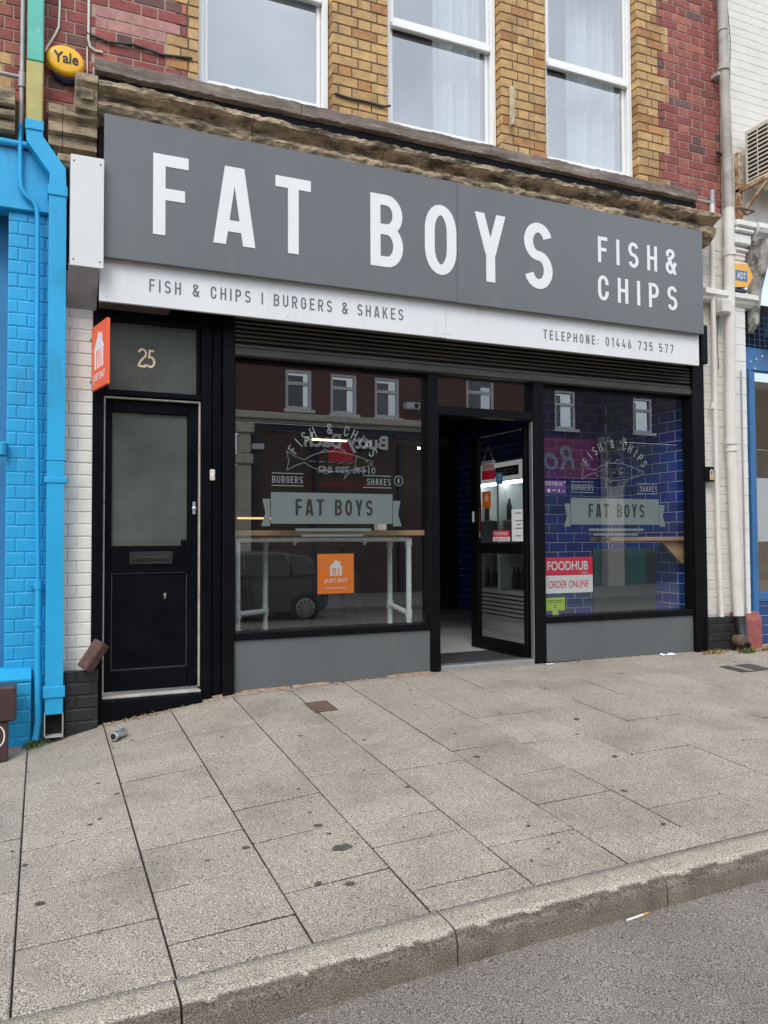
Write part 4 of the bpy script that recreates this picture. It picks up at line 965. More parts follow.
m = MB(); m.tube([(-.142, -.10, 6.2), (-.150, -.10, 3.2), (-.156, -.10, 2.86)], .0155); m.tube([(-.60, -.09, 3.20), (-.15, -.10, 3.19)], .013); m.tube([(-.150, -.10, 3.12), (-.150, -.10, 3.22)], .024); m.build('upper_section', lead_m, rp)
m = MB(); m.tube([(-.156, -.10, 2.86), (-.155, -.10, 2.50), (-.150, -.10, 2.42), (-.125, -.10, 2.375), (-.075, -.10, 2.34), (-.050, -.10, 2.30), (-.042, -.10, 2.2), (-.038, -.10, 1.0), (-.016, -.10, -.30)], .0155); m.tube([(-.016, -.11, -.28), (-.015, -.11, -.75), (-.008, -.11, -1.22), (-.018, -.13, -1.30), (-.030, -.15, -1.35)], .023); m.tube([(-.016, -.11, -.33), (-.016, -.11, -.27)], .029); m.tube([(-.015, -.11, -.58), (-.015, -.11, -.56)], .029); m.box(-.07, .02, -.09, -.05, -.31, -.295, .002)
m.build('lower_section', blue_m, rp)
# right pipes
mp_ = thing('soil_pipe', (6.4, -.08, -.75), 'thick off white pipe with grey upper half running down the right pier', 'drainpipe')
m = MB(); m.tube([(6.352, -.10, 6.2), (6.360, -.10, 4.9), (6.392, -.10, 3.34)], .050, 16); m.tube([(6.357, -.10, 4.76), (6.357, -.10, 4.83)], .062, 16); m.box(6.28, 6.36, -.10, .0, 4.70, 4.745, .006); m.tube([(6.352, -.10, 5.17), (6.352, -.10, 5.185)], .054, 16); m.build('upper_section', brownpipe_m, mp_)
m = MB(); m.tube([(6.392, -.10, 3.338), (6.380, -.10, 2.6), (6.355, -.10, 1.2), (6.375, -.10, .4), (6.415, -.10, -.79)], .051, 16); m.tube([(6.39, -.10, 2.85), (6.386, -.10, 2.93)], .064, 16); m.tube([(6.358, -.10, .93), (6.358, -.10, 1.0)], .060, 16); m.tube([(6.362, -.10, .86), (6.362, -.10, .885)], .060, 16); m.build('lower_section', pvc_m, mp_)
m = MB(); m.tube([(6.415, -.12, -.79), (6.41, -.14, -1.02), (6.39, -.2, -1.08)], .055, 16); m.build('shoe', blackbrick_m, mp_)
tp = thing('waste_pipe', (6.17, -.06, -.78), 'slim white vertical pipe beside the right end of the sign', 'drainpipe')
m = MB(); m.tube([(6.185, -.08, 3.36), (6.172, -.08, 2.79), (6.170, -.08, 1.37), (6.182, -.08, 0), (6.207, -.08, -.79)], .025, 12); m.tube([(6.153, -.07, 1.28), (6.153, -.07, 1.34)], .029, 12); m.build('pipe', pvc_m, tp)
m = MB(); m.tube([(6.186, -.08, 3.362), (6.19, -.08, 3.50)], .025, 12); m.box(5.93, 6.19, -.09, -.07, 3.36, 3.385, .004); m.build('pipe_top', lead_m, tp)
m = MB(); m.tube([(6.54, -.075, 1.7), (6.54, -.075, -.74)], .008, 8); m.box(6.50, 6.56, -.08, -.05, -.76, -.72, .004); tag(m.build('conduit', lead_m, None, (6.54, -.075, -.74)), 'thin grey conduit on the white pilaster right of the thick pipe', 'conduit')
m = MB(); m.box(6.215, 6.335, -.17, -.03, 2.24, 2.385, .015); o = m.build('junction_box', M('off_white_box', (.62, .60, .55), .5), None, (6.28, -.1, 2.24)); tag(o, 'small off white junction box between the two white pipes', 'junction box')
m = MB(); m.tube([(6.275, -.05, 2.24), (6.27, -.03, 2.0), (6.285, -.03, 1.7)], .004, 6); m.tube([(6.25, -.05, 2.30), (6.12, -.04, 2.24), (6.05, -.03, 2.38)], .003, 6); m.build('cable', bcable_m, o)
m = MB(); m.lathe((6.345, -.215, -1.02), [(.030, 0), (.052, 0), (.056, .03), (.050, .10)], 16, 1); tag(m.build('drain_outlet', iron_m, None, (6.345, -.2, -1.05)), 'rusty round drain pipe end at the foot of the red stub', 'drain pipe')
# cables on the upper wall
def cable(name, pts, r, mat, label):
    m = MB(); m.tube(pts, r, 8); tag(m.build(name, mat, None, pts[-1]), label, 'cable')
cable('wall_cable', [(.088, -.012, 6.0), (.087, -.012, 3.8), (.082, -.012, 3.66), (.06, -.012, 3.60), (.01, -.014, 3.50), (-.004, -.03, 3.45)], .008, cable_m, 'white cable running down the red brick to the yellow alarm box')
cable('wall_cable', [(.283, -.012, 6.0), (.282, -.012, 3.9), (.280, -.012, 3.62), (.292, -.012, 3.565), (.33, -.012, 3.545), (.378, -.012, 3.545)], .009, cable_m, 'white cable with a bent end on the red brick above the cornice')
cable('wall_cable', [(.272, -.012, 3.56), (.275, -.012, 3.35), (.29, -.03, 3.30), (.315, -.03, 3.32), (.32, -.012, 3.42)], .005, cable_m, 'thin looped white cable hanging beside the timber ledge')
cable('wall_cable', [(.27, -.012, 3.66), (.42, -.014, 3.63), (.60, -.016, 3.655), (.80, -.012, 3.63), (1.02, -.014, 3.655)], .010, bcable_m, 'dark cable sagging across the brick left of the first window')
cable('wall_cable', [(2.175, -.012, 3.64), (2.30, -.014, 3.625), (2.45, -.014, 3.63), (2.60, -.016, 3.62), (2.66, -.03, 3.635)], .010, bcable_m, 'short dark cable across the yellow brick between first and second windows')
cable('wall_cable', [(6.492, -.002, 6.0), (6.565, -.002, 5.19), (6.54, -.004, 4.7), (6.528, -.004, 4.3), (6.49, -.004, 3.6)], .004, bcable_m, 'thin dark wire hanging on the white painted brick wall')
m = MB(); m.box(3.84, 3.895, -.035, .0, 3.75, 4.08, .012); m.box(3.83, 3.86, -.07, -.02, 3.70, 3.78, .005); tag(m.build('wall_stub', M('stained_cream_box', (.45, .37, .24), .8, ns=12, na=.3), None, (3.86, -.02, 3.75)), 'stained cream conduit stub on the yellow brick between the windows', 'conduit')

# ------------------------------------------------------------------ left neighbour: blue shop
bl = thing('blue_shop_building', (-1.5, 0, -1.5), 'neighbouring shop with bright blue painted brick and fascia at the left edge', 'building')
m = MB(); lay(m, -.225, .096, -1.45, 2.27, -.03, pier_c, seed=12, course=.0915, joint=.004, d=.05, b=.008, jit=.0035, cd=.003)
m.box(-.223, .094, -.0265, .25, -1.5, 2.3, 0)
m.build('pier', blue_m, bl)
m = MB(); lay(m, -.55, -.055, -1.5, -.945, -.12, pier_c, seed=13, course=.0915, joint=.005, d=.06, b=.011, jit=.003, cd=.004); m.box(-.55, -.058, -.1165, -.03, -1.5, -.95, 0); m.prism([(-.02, -.945), (-.125, -.945), (-.125, -.93), (-.02, -.86)], -.55, -.055)
m.build('plinth', blue_m, bl)
m = MB(); m.box(-4.0, .09, -.07, .1, 2.28, 2.70, .006); m.tube([(-4.0, -.09, 2.725), (.0, -.09, 2.725)], .024, 10)
m.build('fascia_board', blue_m, bl)
m = MB()
for a, b, y in ((2.78, 2.86, -.14), (2.86, 2.92, -.18), (2.92, 2.99, -.22), (2.99, 3.08, -.17)): m.prism([(0, a), (y, a+.01), (y-.01, (a+b)/2), (y, b-.01), (0, b)], -4, -.19, seg=40, wob=rough)
m.build('cornice', stone2_m, bl)
m = MB(); lay(m, -4, -.135, 3.06, 6.4, .0, lambda x, z, r, i: (yel_c(r) if x < -.27 and (i//4) % 2 == 0 else red_c(r)), seed=15, joint=.011); bw = m.build('upper_wall', brick_m, bl)
m = MB(); m.box(-4, -.135, .006, .3, 2.7, 6.4, 0); m.build('mortar_core', mortar_m, bw)
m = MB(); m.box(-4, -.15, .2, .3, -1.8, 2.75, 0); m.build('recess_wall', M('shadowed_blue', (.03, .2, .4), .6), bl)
m = MB(); m.box(-4.0, -.9, .05, .10, -1.7, -.6, .01); m.box(-.95, -.88, .04, .12, -1.7, 2.28, .006); m.build('shopfront_frame', blue_m, bl)
m = MB(); m.face([(-4, .08, -.6), (-.95, .08, -.6), (-.95, .08, 2.27), (-4, .08, 2.27)]); m.build('display_pane', pane_m, bl)
m = MB(); m.tube([(-.25, -.08, .58), (-.25, -.08, .66)], .03, 12); m.box(-.29, -.22, -.07, -.03, .57, .67, .005); m.build('hinge', blue_m, bl)
# brown street cabinet at the left edge
bb = thing('brown_planter_bench', (-.24, -.3, -1.38), 'dark brown metal box on a post with a white ring, cut by the left edge', 'planter')
m = MB(); m.box(-.52, -.138, -.42, -.20, -1.145, -.925, .012); m.build('box', brown_m, bb)
m = MB(); m.box(-.26, -.183, -.40, -.28, -1.40, -1.147, .008); m.build('post', brown_m, bb)
m = MB(); Bz = FRONT(-.4005); ribbon(m, Bz, arc(-.238, -1.235, .034, .062, 0, 360, 20)[:-1], .008, .002, True); m.build('ring', white_m, bb)

# ------------------------------------------------------------------ right neighbour: white wall, blue front
rb = thing('white_neighbour_building', (8.5, 0, -1.1), 'neighbouring white painted brick building with blue shopfront at the right edge', 'building')
m = MB(); lay(m, 6.415, 13, 3.22, 6.4, .028, pier_c, seed=21, joint=.004, d=.04, b=.003, jit=.002, bond='flemish'); m.box(6.41, 13, .030, .3, 3.0, 6.4, 0); m.build('upper_wall', white_brick, rb)
m = MB(); m.prism([(.1, 3.06), (-.10, 3.06), (-.13, 3.10), (-.17, 3.13), (-.19, 3.17), (-.18, 3.22), (.1, 3.26)], 6.72, 13, seg=60, wob=rough); m.build('cornice', white_m, rb)
m = MB()      # scrolled console at the end of the neighbour's fascia
cv = [(0, 3.05), (-.22, 3.05), (-.26, 3.0), (-.26, 2.90), (-.20, 2.75), (-.13, 2.55), (-.10, 2.35), (-.08, 2.2), (0, 2.12)]
m.prism(cv, 6.735, 6.80, seg=6, wob=rough); m.build('console', M('cracked_console', (.42, .40, .36), .8, ns=9, na=.3, stain=((.05, .045, .04), 7, .48, .6, .85)), rb)
m = MB()
for k in range(7): m.prism([(-.12-.01*(k % 2), 2.06), (-.16-.02*(k % 2), 2.06), (-.28, 2.95), (-.24, 2.95)], 6.845+.05*k, 6.892+.05*k)
m.build('awning_cloth', M('navy_cloth', (.02, .045, .10), .8, ns=14, na=.3), rb)
m = MB(); m.box(6.72, 13, .02, .10, 1.74, 1.98, .008); m.box(6.74, 6.765, .0, .12, -.80, 1.74, .004); m.box(6.77, 6.852, .03, .12, -1.15, 1.74, .006); m.box(6.853, 13, .05, .12, -.66, -.58, .006); m.box(8.9, 9.0, .03, .12, -1.1, 1.74, .006)
m.build('shopfront_frame', navy_m, rb)
m = MB()
for k in range(24): m.box(6.73+.075*k, 6.736+.075*k, .05, .056, 1.985, 2.35, .001)
for k in range(6): m.box(6.73, 8.5, .057, .062, 2.02+.06*k, 2.026+.06*k, .001)
m.build('wire_grille', navy_m, rb)
m = MB(); m.box(6.72, 13, .16, .2, 1.98, 2.5, 0); m.build('grille_back', hole_m, rb)
m = MB()
for x, z in ((6.78, 1.83), (6.86, 1.86), (6.95, 1.90), (6.84, 1.76)): m.lathe((x, .012, z), [(.010, 0), (.014, .01)], 10, 1)
m.build('bolt', alu_m, rb)
m = MB(); lay(m, 6.853, 13, -1.12, -.67, .07, lambda x, z, r, i: (.02, .06, .17), seed=22, course=.10, joint=.006, d=.01, b=.001, bond='s'); m.box(6.86, 13, .075, .3, -1.15, -.66, 0); m.build('stall_riser', tile_m, rb)
m = MB(); m.face([(6.853, .08, -.575), (13, .08, -.575), (13, .08, 1.738), (6.853, .08, 1.738)]); m.build('display_pane', pane_m, rb)
m = MB(); m.box(6.86, 13, 1.4, 1.5, -1.1, 2.0, 0); m.build('shop_interior', M('tan_interior', (.30, .22, .14), .8), rb)
m = MB(); m.box(6.86, 7.4, .10, .105, -.05, .62, .001); m.build('white_poster', paper_m, rb)
m = MB(); m.box(6.87, 7.25, .5, .6, .95, 1.12, .02); m.build('lit_sign', M('lit_yellow', (1, .55, .10), emit=1.2), rb)
ac = thing('air_conditioner', (6.8, -.2, 3.4), 'cream air conditioning unit with black side louvres on the white wall', 'air conditioner')
AX = 6.66
m = MB(); m.box(AX+.012, AX+.80, -.38, -.08, 3.62, 4.20, .012)
for a, b, c, d in ((-.385, -.355, 3.62, 4.20), (-.105, -.075, 3.62, 4.20), (-.355, -.105, 3.62, 3.66), (-.355, -.105, 4.155, 4.20)): m.box(AX, AX+.011, a, b, c, d, .003)
m.build('casing', acw_m, ac)
m = MB(); m.box(AX+.006, AX+.0115, -.354, -.106, 3.662, 4.153, 0); m.build('louvre_back', hole_m, ac)
m = MB()
for k in range(11): m.box(AX-.004, AX+.005, -.354, -.106, 3.672+.044*k, 3.690+.044*k, .002)
m.box(AX-.003, AX+.004, -.236, -.226, 3.664, 4.152, .001); m.build('louvre', acw_m, ac)
for x in (AX-.05, AX+.65):
    m = MB(); m.box(x, x+.045, -.42, .02, 3.575, 3.617, .004); m.box(x, x+.05, -.035, .02, 3.30, 4.0, .004)
    m.prism([(-.40, 3.575), (-.36, 3.575), (-.02, 3.34), (-.02, 3.30)], x+.01, x+.04); m.build('bracket', rust_m, ac)
m = MB(); m.box(6.50, 6.54, -.03, .03, 3.40, 3.92, .004); m.tube([(6.42, -.02, 3.93), (6.30, -.05, 3.92), (6.50, -.02, 3.915)], .016, 8); m.build('pipe_stub', iron_m, ac)
m = MB()
for pts in ([(6.47, -.02, 3.36), (6.50, -.14, 3.35), (6.70, -.14, 3.345)], [(6.50, -.14, 3.35), (6.58, -.14, 3.29), (6.70, -.14, 3.345)]): m.tube(pts, .010, 8)
tag(m.build('iron_bracket', iron_m, None, (6.45, -.2, 3.28)), 'bent rusty iron bracket sticking out above the white capital', 'bracket')

# ------------------------------------------------------------------ small things on the ground
m = MB(); M4 = Matrix.Translation((.335, -.17, -.795)) @ Matrix.Rotation(R(-57), 4, 'Y') @ Matrix.Rotation(R(38), 4, 'X')
m.f = lambda p: M4 @ p; m.box(-.105, .105, -.05, .05, -.038, .038, .008)
tag(m.build('loose_brick', oldbrick_m, None, (.335, -.15, -.88)), 'dark loose brick balanced on the black pier base beside number 25', 'brick')
def on_ground(x, y): return gz(x, y)
m = MB(); ax = Vector((-.62, -.78, .0)).normalized(); c = Vector((.472, -.54, gz(.472, -.54)+.033))
m.tube([c-ax*.062, c-ax*.055, c-ax*.03, c, c+ax*.03, c+ax*.052, c+ax*.060], [.024, .031, .026, .030, .024, .031, .025], 14)
o = m.build('crushed_can', can_m, None, (c.x, c.y, c.z-.033)); tag(o, 'crushed drink can lying on the slabs in front of number 25', 'can')
m = MB(); m.tube([c+ax*.0585, c+ax*.0605], .02, 12); m.build('can_top', hole_m, o)
m = MB(); c = Vector((.072, -.02, -1.335)); m.tube([c+Vector((0, .01, 0)), c+Vector((.02, -.045, .004))], [.03, .022], 10); o = m.build('paper_cup', paper_m, None, (.072, -.02, -1.36)); tag(o, 'flattened white and red paper cup below the square downpipe outlet', 'litter')
m = MB(); m.tube([c+Vector((.02, -.046, .012)), c+Vector((.024, -.058, .014))], .014, 8); m.build('red_lid', red_m, o)
m = MB(); a, b = Vector((2.055, -3.552, 0)), Vector((2.140, -3.545, 0)); a.z = rz(a.x, a.y)+.005; b.z = rz(b.x, b.y)+.005
m.tube([a, b], .0042, 8); o = m.build('cigarette_end', paper_m, None, a); tag(o, 'cigarette end lying on the road against the kerb', 'litter')
d = (b-a).normalized(); m = MB(); m.tube([b, b+d*.026], .0044, 8); m.build('filter', M('cork_tip', (.6, .32, .10), .8), o)
m = MB(); rows = []
for k in range(7): rows.append([(5.43+.03*k, -.055+.012*math.sin(k*2.1), gz(5.45, -.05)+.012+.008*math.sin(k*1.7)), (5.43+.03*k, -.10+.01*math.sin(k*1.3), gz(5.45, -.1)+.006)])
m.grid(rows); tag(m.build('paper_scrap', paper_m, None, (5.5, -.07, gz(5.5, -.07))), 'scrap of white paper at the foot of the right grey panel', 'litter')
m = MB(); rows = []
for k in range(5): rows.append([(4.13+.02*k, -.05+.008*math.sin(k*2), gz(4.1, -.05)+.008), (4.13+.02*k, -.08, gz(4.1, -.08)+.005)])
m.grid(rows); tag(m.build('paper_scrap', paper_m, None, (4.17, -.06, gz(4.17, -.06))), 'scrap of white paper on the ground at the right door jamb', 'litter')
def drain(x0, x1, y0, y1, label, mat, strip=None):
    t = thing('drain_cover', ((x0+x1)/2, (y0+y1)/2, gz((x0+x1)/2, (y0+y1)/2)), label, 'drain cover')
    m = MB(); m.grid([[(x, y, gz(x, y)+.0045) for y in (y0, y1)] for x in (x0, (x0+x1)/2, x1)], smooth=False)
    m.build('plate', mat, t)
    m = MB()
    for k in range(6):
        y = y0+.02+(y1-y0-.04)*k/5; m.grid([[(x, yy, gz(x, yy)+h) for yy, h in ((y-.008, .0047), (y-.004, .0075), (y+.004, .0075), (y+.008, .0047))] for x in (x0+.015, x1-.015)], smooth=False)
    m.build('rib', mat, t)
    if strip: m = MB(); m.grid([[(x, y, gz(x, y)+.009) for y in (y0, y1)] for x in strip], smooth=False); m.build('worn_strip', crumb_m, t)
drain(1.745, 1.915, -.755, -.49, 'small rusty iron drain cover in the slabs left of the shop door', iron_m)
drain(5.55, 5.92, -.92, -.66, 'dark metal access cover in the slabs near the red stub', M('dark_cover', (.06, .055, .05), .7), (5.64, 5.70))
def weeds(x, y, n, h, label, mat, spread=.06):
    t = thing('weed_tuft', (x, y, gz(x, y)), label, 'weed'); m = MB(); r = random.Random(int(x*100)+n)
    for k in range(n):
        bx_, by = x+r.gauss(0, spread), y+r.gauss(0, .02); a = r.uniform(0, 6.28); L_ = h*r.uniform(.4, 1); z = gz(bx_, by); d = Vector((math.cos(a), math.sin(a)*.6-.3, 0))*L_*.5; w = Vector((-d.y, d.x, 0)).normalized()*.004
        p0 = Vector((bx_, by, z)); p1 = p0+d*.4+Vector((0, 0, L_*.7)); p2 = p0+d+Vector((0, 0, L_*r.uniform(.5, 1)))
        m.grid([[p0-w, p0+w], [p1-w*1.3, p1+w*1.3], [p2-w*.2, p2+w*.2]])
    m.build('leaf', mat, t)
weeds(-.03, -.18, 60, .07, 'small green grass tuft at the foot of the thin blue pipe', weed_m, .035)
weeds(6.02, -.16, 60, .06, 'dry straw coloured weeds at the foot of the right black post', dry_m, .10); weeds(6.36, -.26, 60, .07, 'green weed at the foot of the red painted stub', weed_m, .05); weeds(6.62, -.22, 70, .06, 'dry weeds at the right edge below the red stub', dry_m, .12)
weeds(.72, -.12, 50, .03, 'dead brown weeds along the step of number 25', dry_m, .12)
m = MB(); r = random.Random(11)
for k in range(900):
    x = r.choice((r.uniform(.4, 3.1), r.uniform(.4, 6.3), r.uniform(1.1, 1.5))); y = -.01-abs(r.gauss(0, .045))-(.07 if x < 1.1 else 0); s_ = r.uniform(.003, .012)
    z = gz(x, y)+.002; pts = [Vector((x+s_*math.cos(a+r.uniform(-.4, .4))*1.4, y+s_*math.sin(a), z)) for a in (0, 1.3, 2.5, 3.8, 5)]; top = Vector((x, y, z+s_*r.uniform(.3, .8)))
    for i in range(5): m.face([pts[i], pts[(i+1) % 5], top])
for k in range(500):
    x = r.uniform(-1, 5.5); y = -3.54-abs(r.gauss(0, .035)); s_ = r.uniform(.002, .006); z = rz(x, y)+.001
    pts = [Vector((x+s_*math.cos(a+r.uniform(-.4, .4))*1.3, y+s_*math.sin(a), z)) for a in (0, 1.3, 2.5, 3.8, 5)]; top = Vector((x, y, z+s_*r.uniform(.3, .8)))
    for i in range(5): m.face([pts[i], pts[(i+1) % 5], top])
struct(m.build('grit', crumb_m), 'stuff')
m = MB()
for k in range(40):
    x = r.uniform(.9, 6.6); y = -.03-abs(r.gauss(0, .06)); z = gz(x, y)+.004; a = r.uniform(0, 6.28); u = Vector((math.cos(a), math.sin(a)*.7, .0))*r.uniform(.006, .016); w = Vector((-u.y, u.x, .002))*.5
    c = Vector((x, y, z)); m.face([c-u, c+w, c+u*1.0+Vector((0, 0, .003)), c-w])
struct(m.build('fallen_leaves', dry_m), 'stuff')
m = MB(); 
for xa, xb, y0, y1 in ((1.18, 1.345, -.055, -.005), (1.40, 1.78, -.045, -.014), (1.80, 2.1, -.04, -.014), (2.6, 3.0, -.05, -.014)):
    rows = []
    for k in range(13):
        x = xa+(xb-xa)*k/12; rows.append([(x, y0+noise.noise(Vector((x*20, 1, 0)))*.015, gz(x, y0)+.001), (x, (y0+y1)/2, gz(x, y0)+.016+noise.noise(Vector((x*25, 5, 0)))*.008), (x, y1, gz(x, y0)+.020)])
    m.grid(rows)
struct(m.build('mortar_fillet', M('old_mortar', (.26, .18, .13), .95, ns=25, na=.4, bump=1, bs=60)))
m = MB(); m.prism([(-.06, -1.40), (-.22, -1.425), (-.22, -1.41), (-.06, -1.36)], -.34, -.045, seg=8, wob=rough); struct(m.build('broken_paving', M('terracotta_patch', (.40, .20, .13), .9, ns=14, na=.3)))

# ------------------------------------------------------------------ across the street (seen in the glass)
OY = -15.0; OB = Basis((0, OY, 0), (-1, 0, 0), (0, 0, 1), (0, 1, 0))
def far_window(b, x0, x1, z0, z1):
    m = MB(); 
    for a, c, d, e in ((x0, x0+.09, z0, z1), (x1-.09, x1, z0, z1), (x0+.09, x1-.09, z1-.09, z1), (x0+.09, x1-.09, z0, z0+.09), (x0+.09, x1-.09, (z0+z1)/2+.12, (z0+z1)/2+.22)): m.box(a, c, OY-.14, OY-.04, d, e, .01)
    m.box(x0-.06, x1+.06, OY-.06, OY+.10, z0-.10, z0-.003, .01)
    w = m.build('window', upvc_m, b); m = MB(); m.face([(x0+.08, OY-.1, z0+.08), (x1-.08, OY-.1, z0+.08), (x1-.08, OY-.1, z1-.08), (x0+.08, OY-.1, z1-.08)]); m.build('pane', opane_m, w)
    m = MB(); m.box(x0, x1, OY-.9, OY-.85, z0, z1, 0); m.build('dark_room', M('far_room', (.03, .035, .045), .9), w)
def far_building(name, x0, x1, label, wins, top=6.6):
    b = thing(name, ((x0+x1)/2, OY, -1.6), label, 'building'); m = MB()
    wall_with_holes(m, x0, x1, 3.25, top, OY-.3, OY, [(a, c, d, e) for a, c, d, e in wins]); return b, m
red_far = M('far_red_brick', (.15, .066, .058), .85, ns=8, na=.2)
wa = [(6.18, 6.95, 3.62, 4.74), (7.50, 8.31, 3.56, 4.72), (8.86, 9.66, 3.53, 4.72), (11.9, 12.9, 3.55, 5.1)]
fb, m = far_building('far_brick_building', 4.72, 14.3, 'red brick building across the street with Butty Bach lettering, reflected in the glass', wa, 5.3)
m.build('wall', red_far, fb)
for q in wa: far_window(fb, *q)
m = MB(); m.box(4.72, 14.3, OY-.4, OY+.32, 5.3, 5.42, .02); m.prism([(OY+.3, 5.42), (OY-3.5, 7.2), (OY-3.5, 5.42)], 4.72, 14.3); m.build('roof', M('slate', (.08, .085, .09), .7), fb)
m = MB(); m.box(4.70, 14.3, OY, OY+.30, 3.26, 3.46, .03); m.box(4.70, 14.3, OY, OY+.20, 3.18, 3.255, .02); m.build('cornice', sand_m, fb)
m = MB(); m.box(4.78, 5.18, OY, OY+.16, -1.6, 2.02, .02); m.box(4.74, 5.22, OY, OY+.24, 2.03, 2.30, .03); m.box(4.80, 5.16, OY, OY+.22, 2.31, 2.85, .04); m.box(4.74, 5.24, OY, OY+.28, 2.86, 3.16, .03); m.build('pilaster', sand_m, fb)
m = MB(); m.box(5.2, 14.3, OY-.06, OY+.05, 3.0, 3.17, .01); m.build('fascia_board', navyf_m, fb)
m = MB(); m.box(5.2, 14.3, OY-.16, OY-.06, -1.6, 3.0, 0); fs = m.build('shopfront', dbrown_m, fb)
m = MB(); 
for x in (5.25, 7.0, 9.6, 11.0, 13.0): m.box(x, x+.12, OY-.06, OY+.03, -1.6, 2.85, .01)
m.build('shopfront_post', navyf_m, fs)
m = MB(); Bx = Basis((0, OY-.055, 0), (-1, 0, 0), (0, 0, 1), (0, 1, 0)); font_text(m, Bx, 'Butty Bach', -7.96, 2.72, .52, width=2.56, bold=.032, t=.13); font_text(m, Bx, '01446 789 842', -7.97, 1.96, .20, width=1.76, bold=.026, t=.13); m.build('lettering', M('bright_white_letter', (.90, .90, .89), .5), fs)
m = MB(); plate(m, Bx, rect(-8.2, -7.45, 2.2, 2.84), 0, .01); m.build('red_panel', red_m, fs)
m = MB(); plate(m, Bx, rect(-8.7, -6.9, 1.48, 1.62), 0, .008); m.build('red_lettering', M('dull_red', (.25, .03, .03), .6), fs)
t = thing('far_air_conditioner', (9.98, OY+.15, 3.8), 'small white air conditioning unit on the red wall across the street', 'air conditioner'); m = MB(); m.box(9.76, 10.2, OY+.01, OY+.28, 3.80, 3.99, .02); m.build('casing', upvc_m, t); m = MB(); m.lathe((10.07, OY+.281, 3.895), [(.03, 0), (.07, 0), (.07, .01)], 16, 1); m.build('fan', hole_m, t)
m = MB(); m.box(5.2, 5.55, OY+.05, OY+.13, 2.43, 2.60, .03); tag(m.build('far_alarm_box', letter_m, None, (5.37, OY+.08, 2.43)), 'white alarm box on the shopfront across the street', 'alarm box')
wb = [(-3.4, -2.4, 3.6, 5.2), (-.6, .4, 3.6, 5.2), (2.2, 3.2, 3.6, 5.2)]
fb2, m = far_building('far_yellow_building', -9, 4.70, 'yellow brick building across the street beyond the stone pilaster', wb, 5.4); m.build('wall', M('far_yellow_brick', (.36, .27, .13), .85, ns=8, na=.15), fb2)
for q in wb: far_window(fb2, *q)
m = MB(); m.box(-9, 4.7, OY-.06, OY+.12, 2.5, 3.24, .02); m.build('fascia_board', blue_m, fb2); m = MB(); m.box(-9, 4.7, OY-.2, OY-.06, -1.6, 2.5, 0); m.build('shopfront', M('far_grey_front', (.16, .165, .17), .6), fb2)
m = MB(); m.box(-9, 4.7, OY-.4, OY+.25, 5.4, 5.5, .02); m.prism([(OY+.25, 5.5), (OY-3.5, 7.2), (OY-3.5, 5.5)], -9, 4.7); m.build('roof', M('slate_two', (.09, .09, .09), .7), fb2)
wc = [(15.15, 15.98, 3.52, 4.78), (18.33, 19.18, 3.55, 4.74), (21.3, 22.2, 3.55, 4.75)]
fb3, m = far_building('far_purple_shop_building', 14.32, 30, 'brick building across the street with a plum coloured sign and teal front', wc, 5.3); m.build('wall', M('far_sooty_brick', (.062, .042, .040), .85, ns=8, na=.25), fb3)
for q in wc: far_window(fb3, *q)
m = MB(); m.box(14.32, 30, OY-.4, OY+.32, 5.3, 5.42, .02); m.prism([(OY+.3, 5.42), (OY-3.5, 7.2), (OY-3.5, 5.42)], 14.32, 30); m.build('roof', M('slate_three', (.08, .08, .085), .7), fb3)
m = MB(); m.box(14.4, 16.78, OY-.05, OY+.12, 1.88, 3.22, .02); ps = m.build('plum_sign', plum_m, fb3)
m = MB(); font_text(m, Basis((0, OY+.123, 0), (-1, 0, 0), (0, 0, 1), (0, 1, 0)), 'Ro', -15.2, 2.56, .80, width=1.25, bold=.012, shear=.25, t=.01); m.build('lettering', line_m, ps)
m = MB(); m.box(16.9, 17.6, OY, OY+.35, -1.6, 3.25, .03); m.box(16.8, 17.7, OY, OY+.42, 3.0, 3.3, .04); m.build('pilaster', sand_m, fb3)
m = MB(); m.box(16.6, 18.75, OY-.06, OY+.05, -1.55, -.30, .02); m.build('teal_panel', teal_m, fb3)
m = MB(); m.box(14.4, 30, OY-.2, OY-.06, -1.6, 3.2, 0); m.build('shopfront', M('far_dark_front', (.06, .062, .065), .6), fb3)
iv = thing('hanging_ivy', (17.2, OY+.35, 1.9), 'ivy trailing down the stone pilaster across the street', 'ivy'); m = MB(); r = random.Random(5)
for k in range(500):
    x = 17.15+r.gauss(0, .22); z = r.uniform(1.7, 4.9); y = OY+.38+r.uniform(0, .14); a = r.uniform(0, 6.28); s_ = r.uniform(.04, .09)
    u = Vector((math.cos(a), r.uniform(-.3, .3), math.sin(a)))*s_; w = Vector((-math.sin(a), r.uniform(-.3, .3), math.cos(a)))*s_*.6; c = Vector((x, y, z)); m.face([c-u, c+w, c+u, c-w])
m.build('foliage', ivy_m, iv)
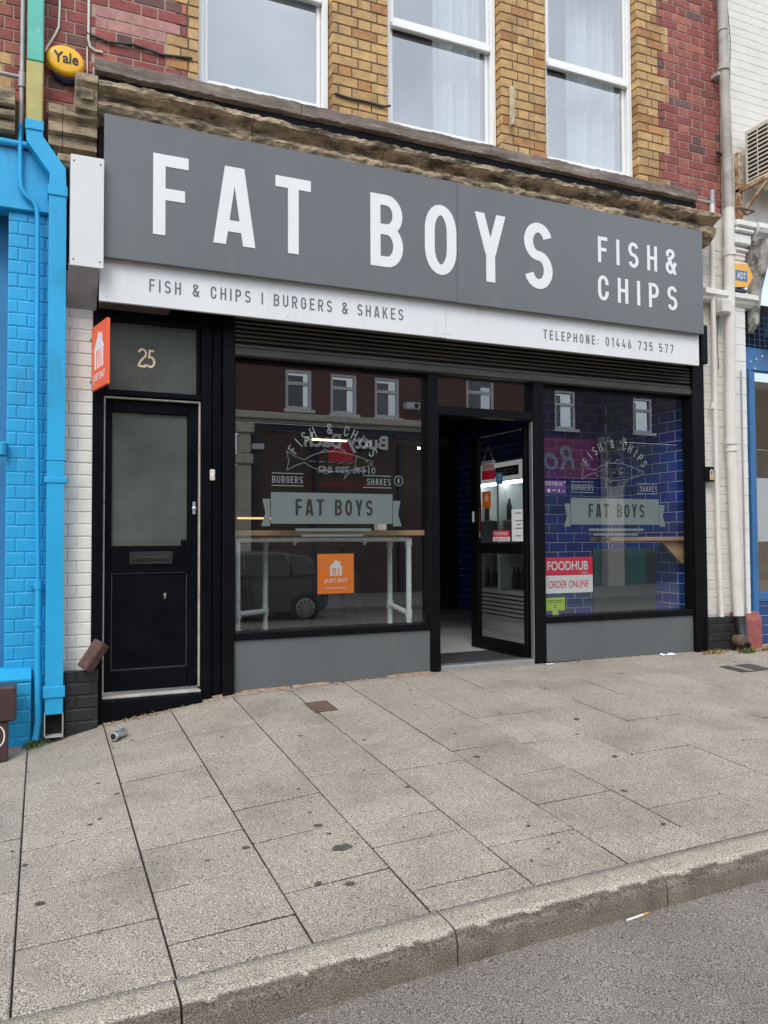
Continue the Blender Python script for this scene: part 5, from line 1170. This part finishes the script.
# parked hatchback at the far kerb
cr = thing('parked_car', (3.6, -10.9, -1.74), 'dark grey hatchback parked across the street, reflected in the left window', 'car')
CY0, CY1, G0 = -11.35, -9.62, -1.74
side = [(1.62, .32), (1.60, .55), (1.72, .78), (2.55, .95), (3.15, 1.40), (3.6, 1.50), (4.6, 1.50), (5.25, 1.36), (5.52, 1.0), (5.58, .7), (5.55, .36), (5.45, .25), (1.75, .25)]
m = MB(); rows = []
for y, ins, up_s in ((CY0, .02, 0), (CY0+.10, 0, 1), ((CY0+CY1)/2, -.01, 1), (CY1-.10, 0, 1), (CY1, .02, 0)):
    rows.append([(x+(3.6-x)*ins, (y+(0 if h < .9 else (.22 if y < -10.5 else -.22)*(h-.9)/.6*(1 if abs(y+10.485) > .3 else 0))), G0+h*(1 if up_s or h < 1.3 else .985)) for x, h in side])
m.grid(rows, True); m.face(rows[0]); m.face(rows[-1]); m.build('body', car_m, cr)
def yv(h): return CY1+.004-.22*(h-.9)/.6
m = MB()
for q in ([(2.85, .98), (3.28, 1.36), (3.75, 1.42), (3.75, .98)], [(3.80, .98), (3.80, 1.42), (4.65, 1.42), (4.72, .98)], [(4.78, .98), (4.72, 1.41), (5.05, 1.36), (5.30, 1.02)]): m.face([(x, yv(h)+.004, G0+h) for x, h in q])
m.build('side_window', M('car_glass', (.012, .014, .016), .05), cr)
m = MB()
for x, z in ((5.30, 0),): m.prism([(5.36, G0+1.12), (5.47, G0+1.02), (5.55, G0+.74), (5.48, G0+.72), (5.36, G0+.88)], CY1-.16, CY1+.006, ax=1)
m.build('tail_light', light_red, cr)
m = MB(); m.prism([(1.68, G0+.72), (2.05, G0+.84), (2.0, G0+.72)], CY1-.2, CY1+.004, ax=1); m.build('headlight', upvc_m, cr)
for x in (2.40, 5.02):
    for y, sgn in ((CY1-.17, 1), (CY0-.03, -1)):
        m = MB(); m.lathe((x, y, G0+.315), [(.20, 0), (.30, .0), (.315, .03), (.315, .17), (.30, .20), (.20, .20)], 28, 1); wh = m.build('wheel', rubber_m, cr)
        m = MB(); yy = y+(.185 if sgn > 0 else -.005); m.lathe((x, yy, G0+.315), [(.05, 0), (.205, 0), (.215, .012), (.19, .02), (.05, .02)], 28, 1)
        rim = m.build('rim', alu_m, wh); m = MB()
        for k in range(10):
            a = k*.6283+.2; c, s_ = math.cos(a), math.sin(a); yq = yy+.021; P_ = lambda r1, o_: (x+c*r1-s_*o_, yq, G0+.315+s_*r1+c*o_)
            m.face([P_(.07, .012), P_(.185, .022), P_(.185, .050), P_(.07, .022)])
        m.build('spoke_gap', hole_m, wh)
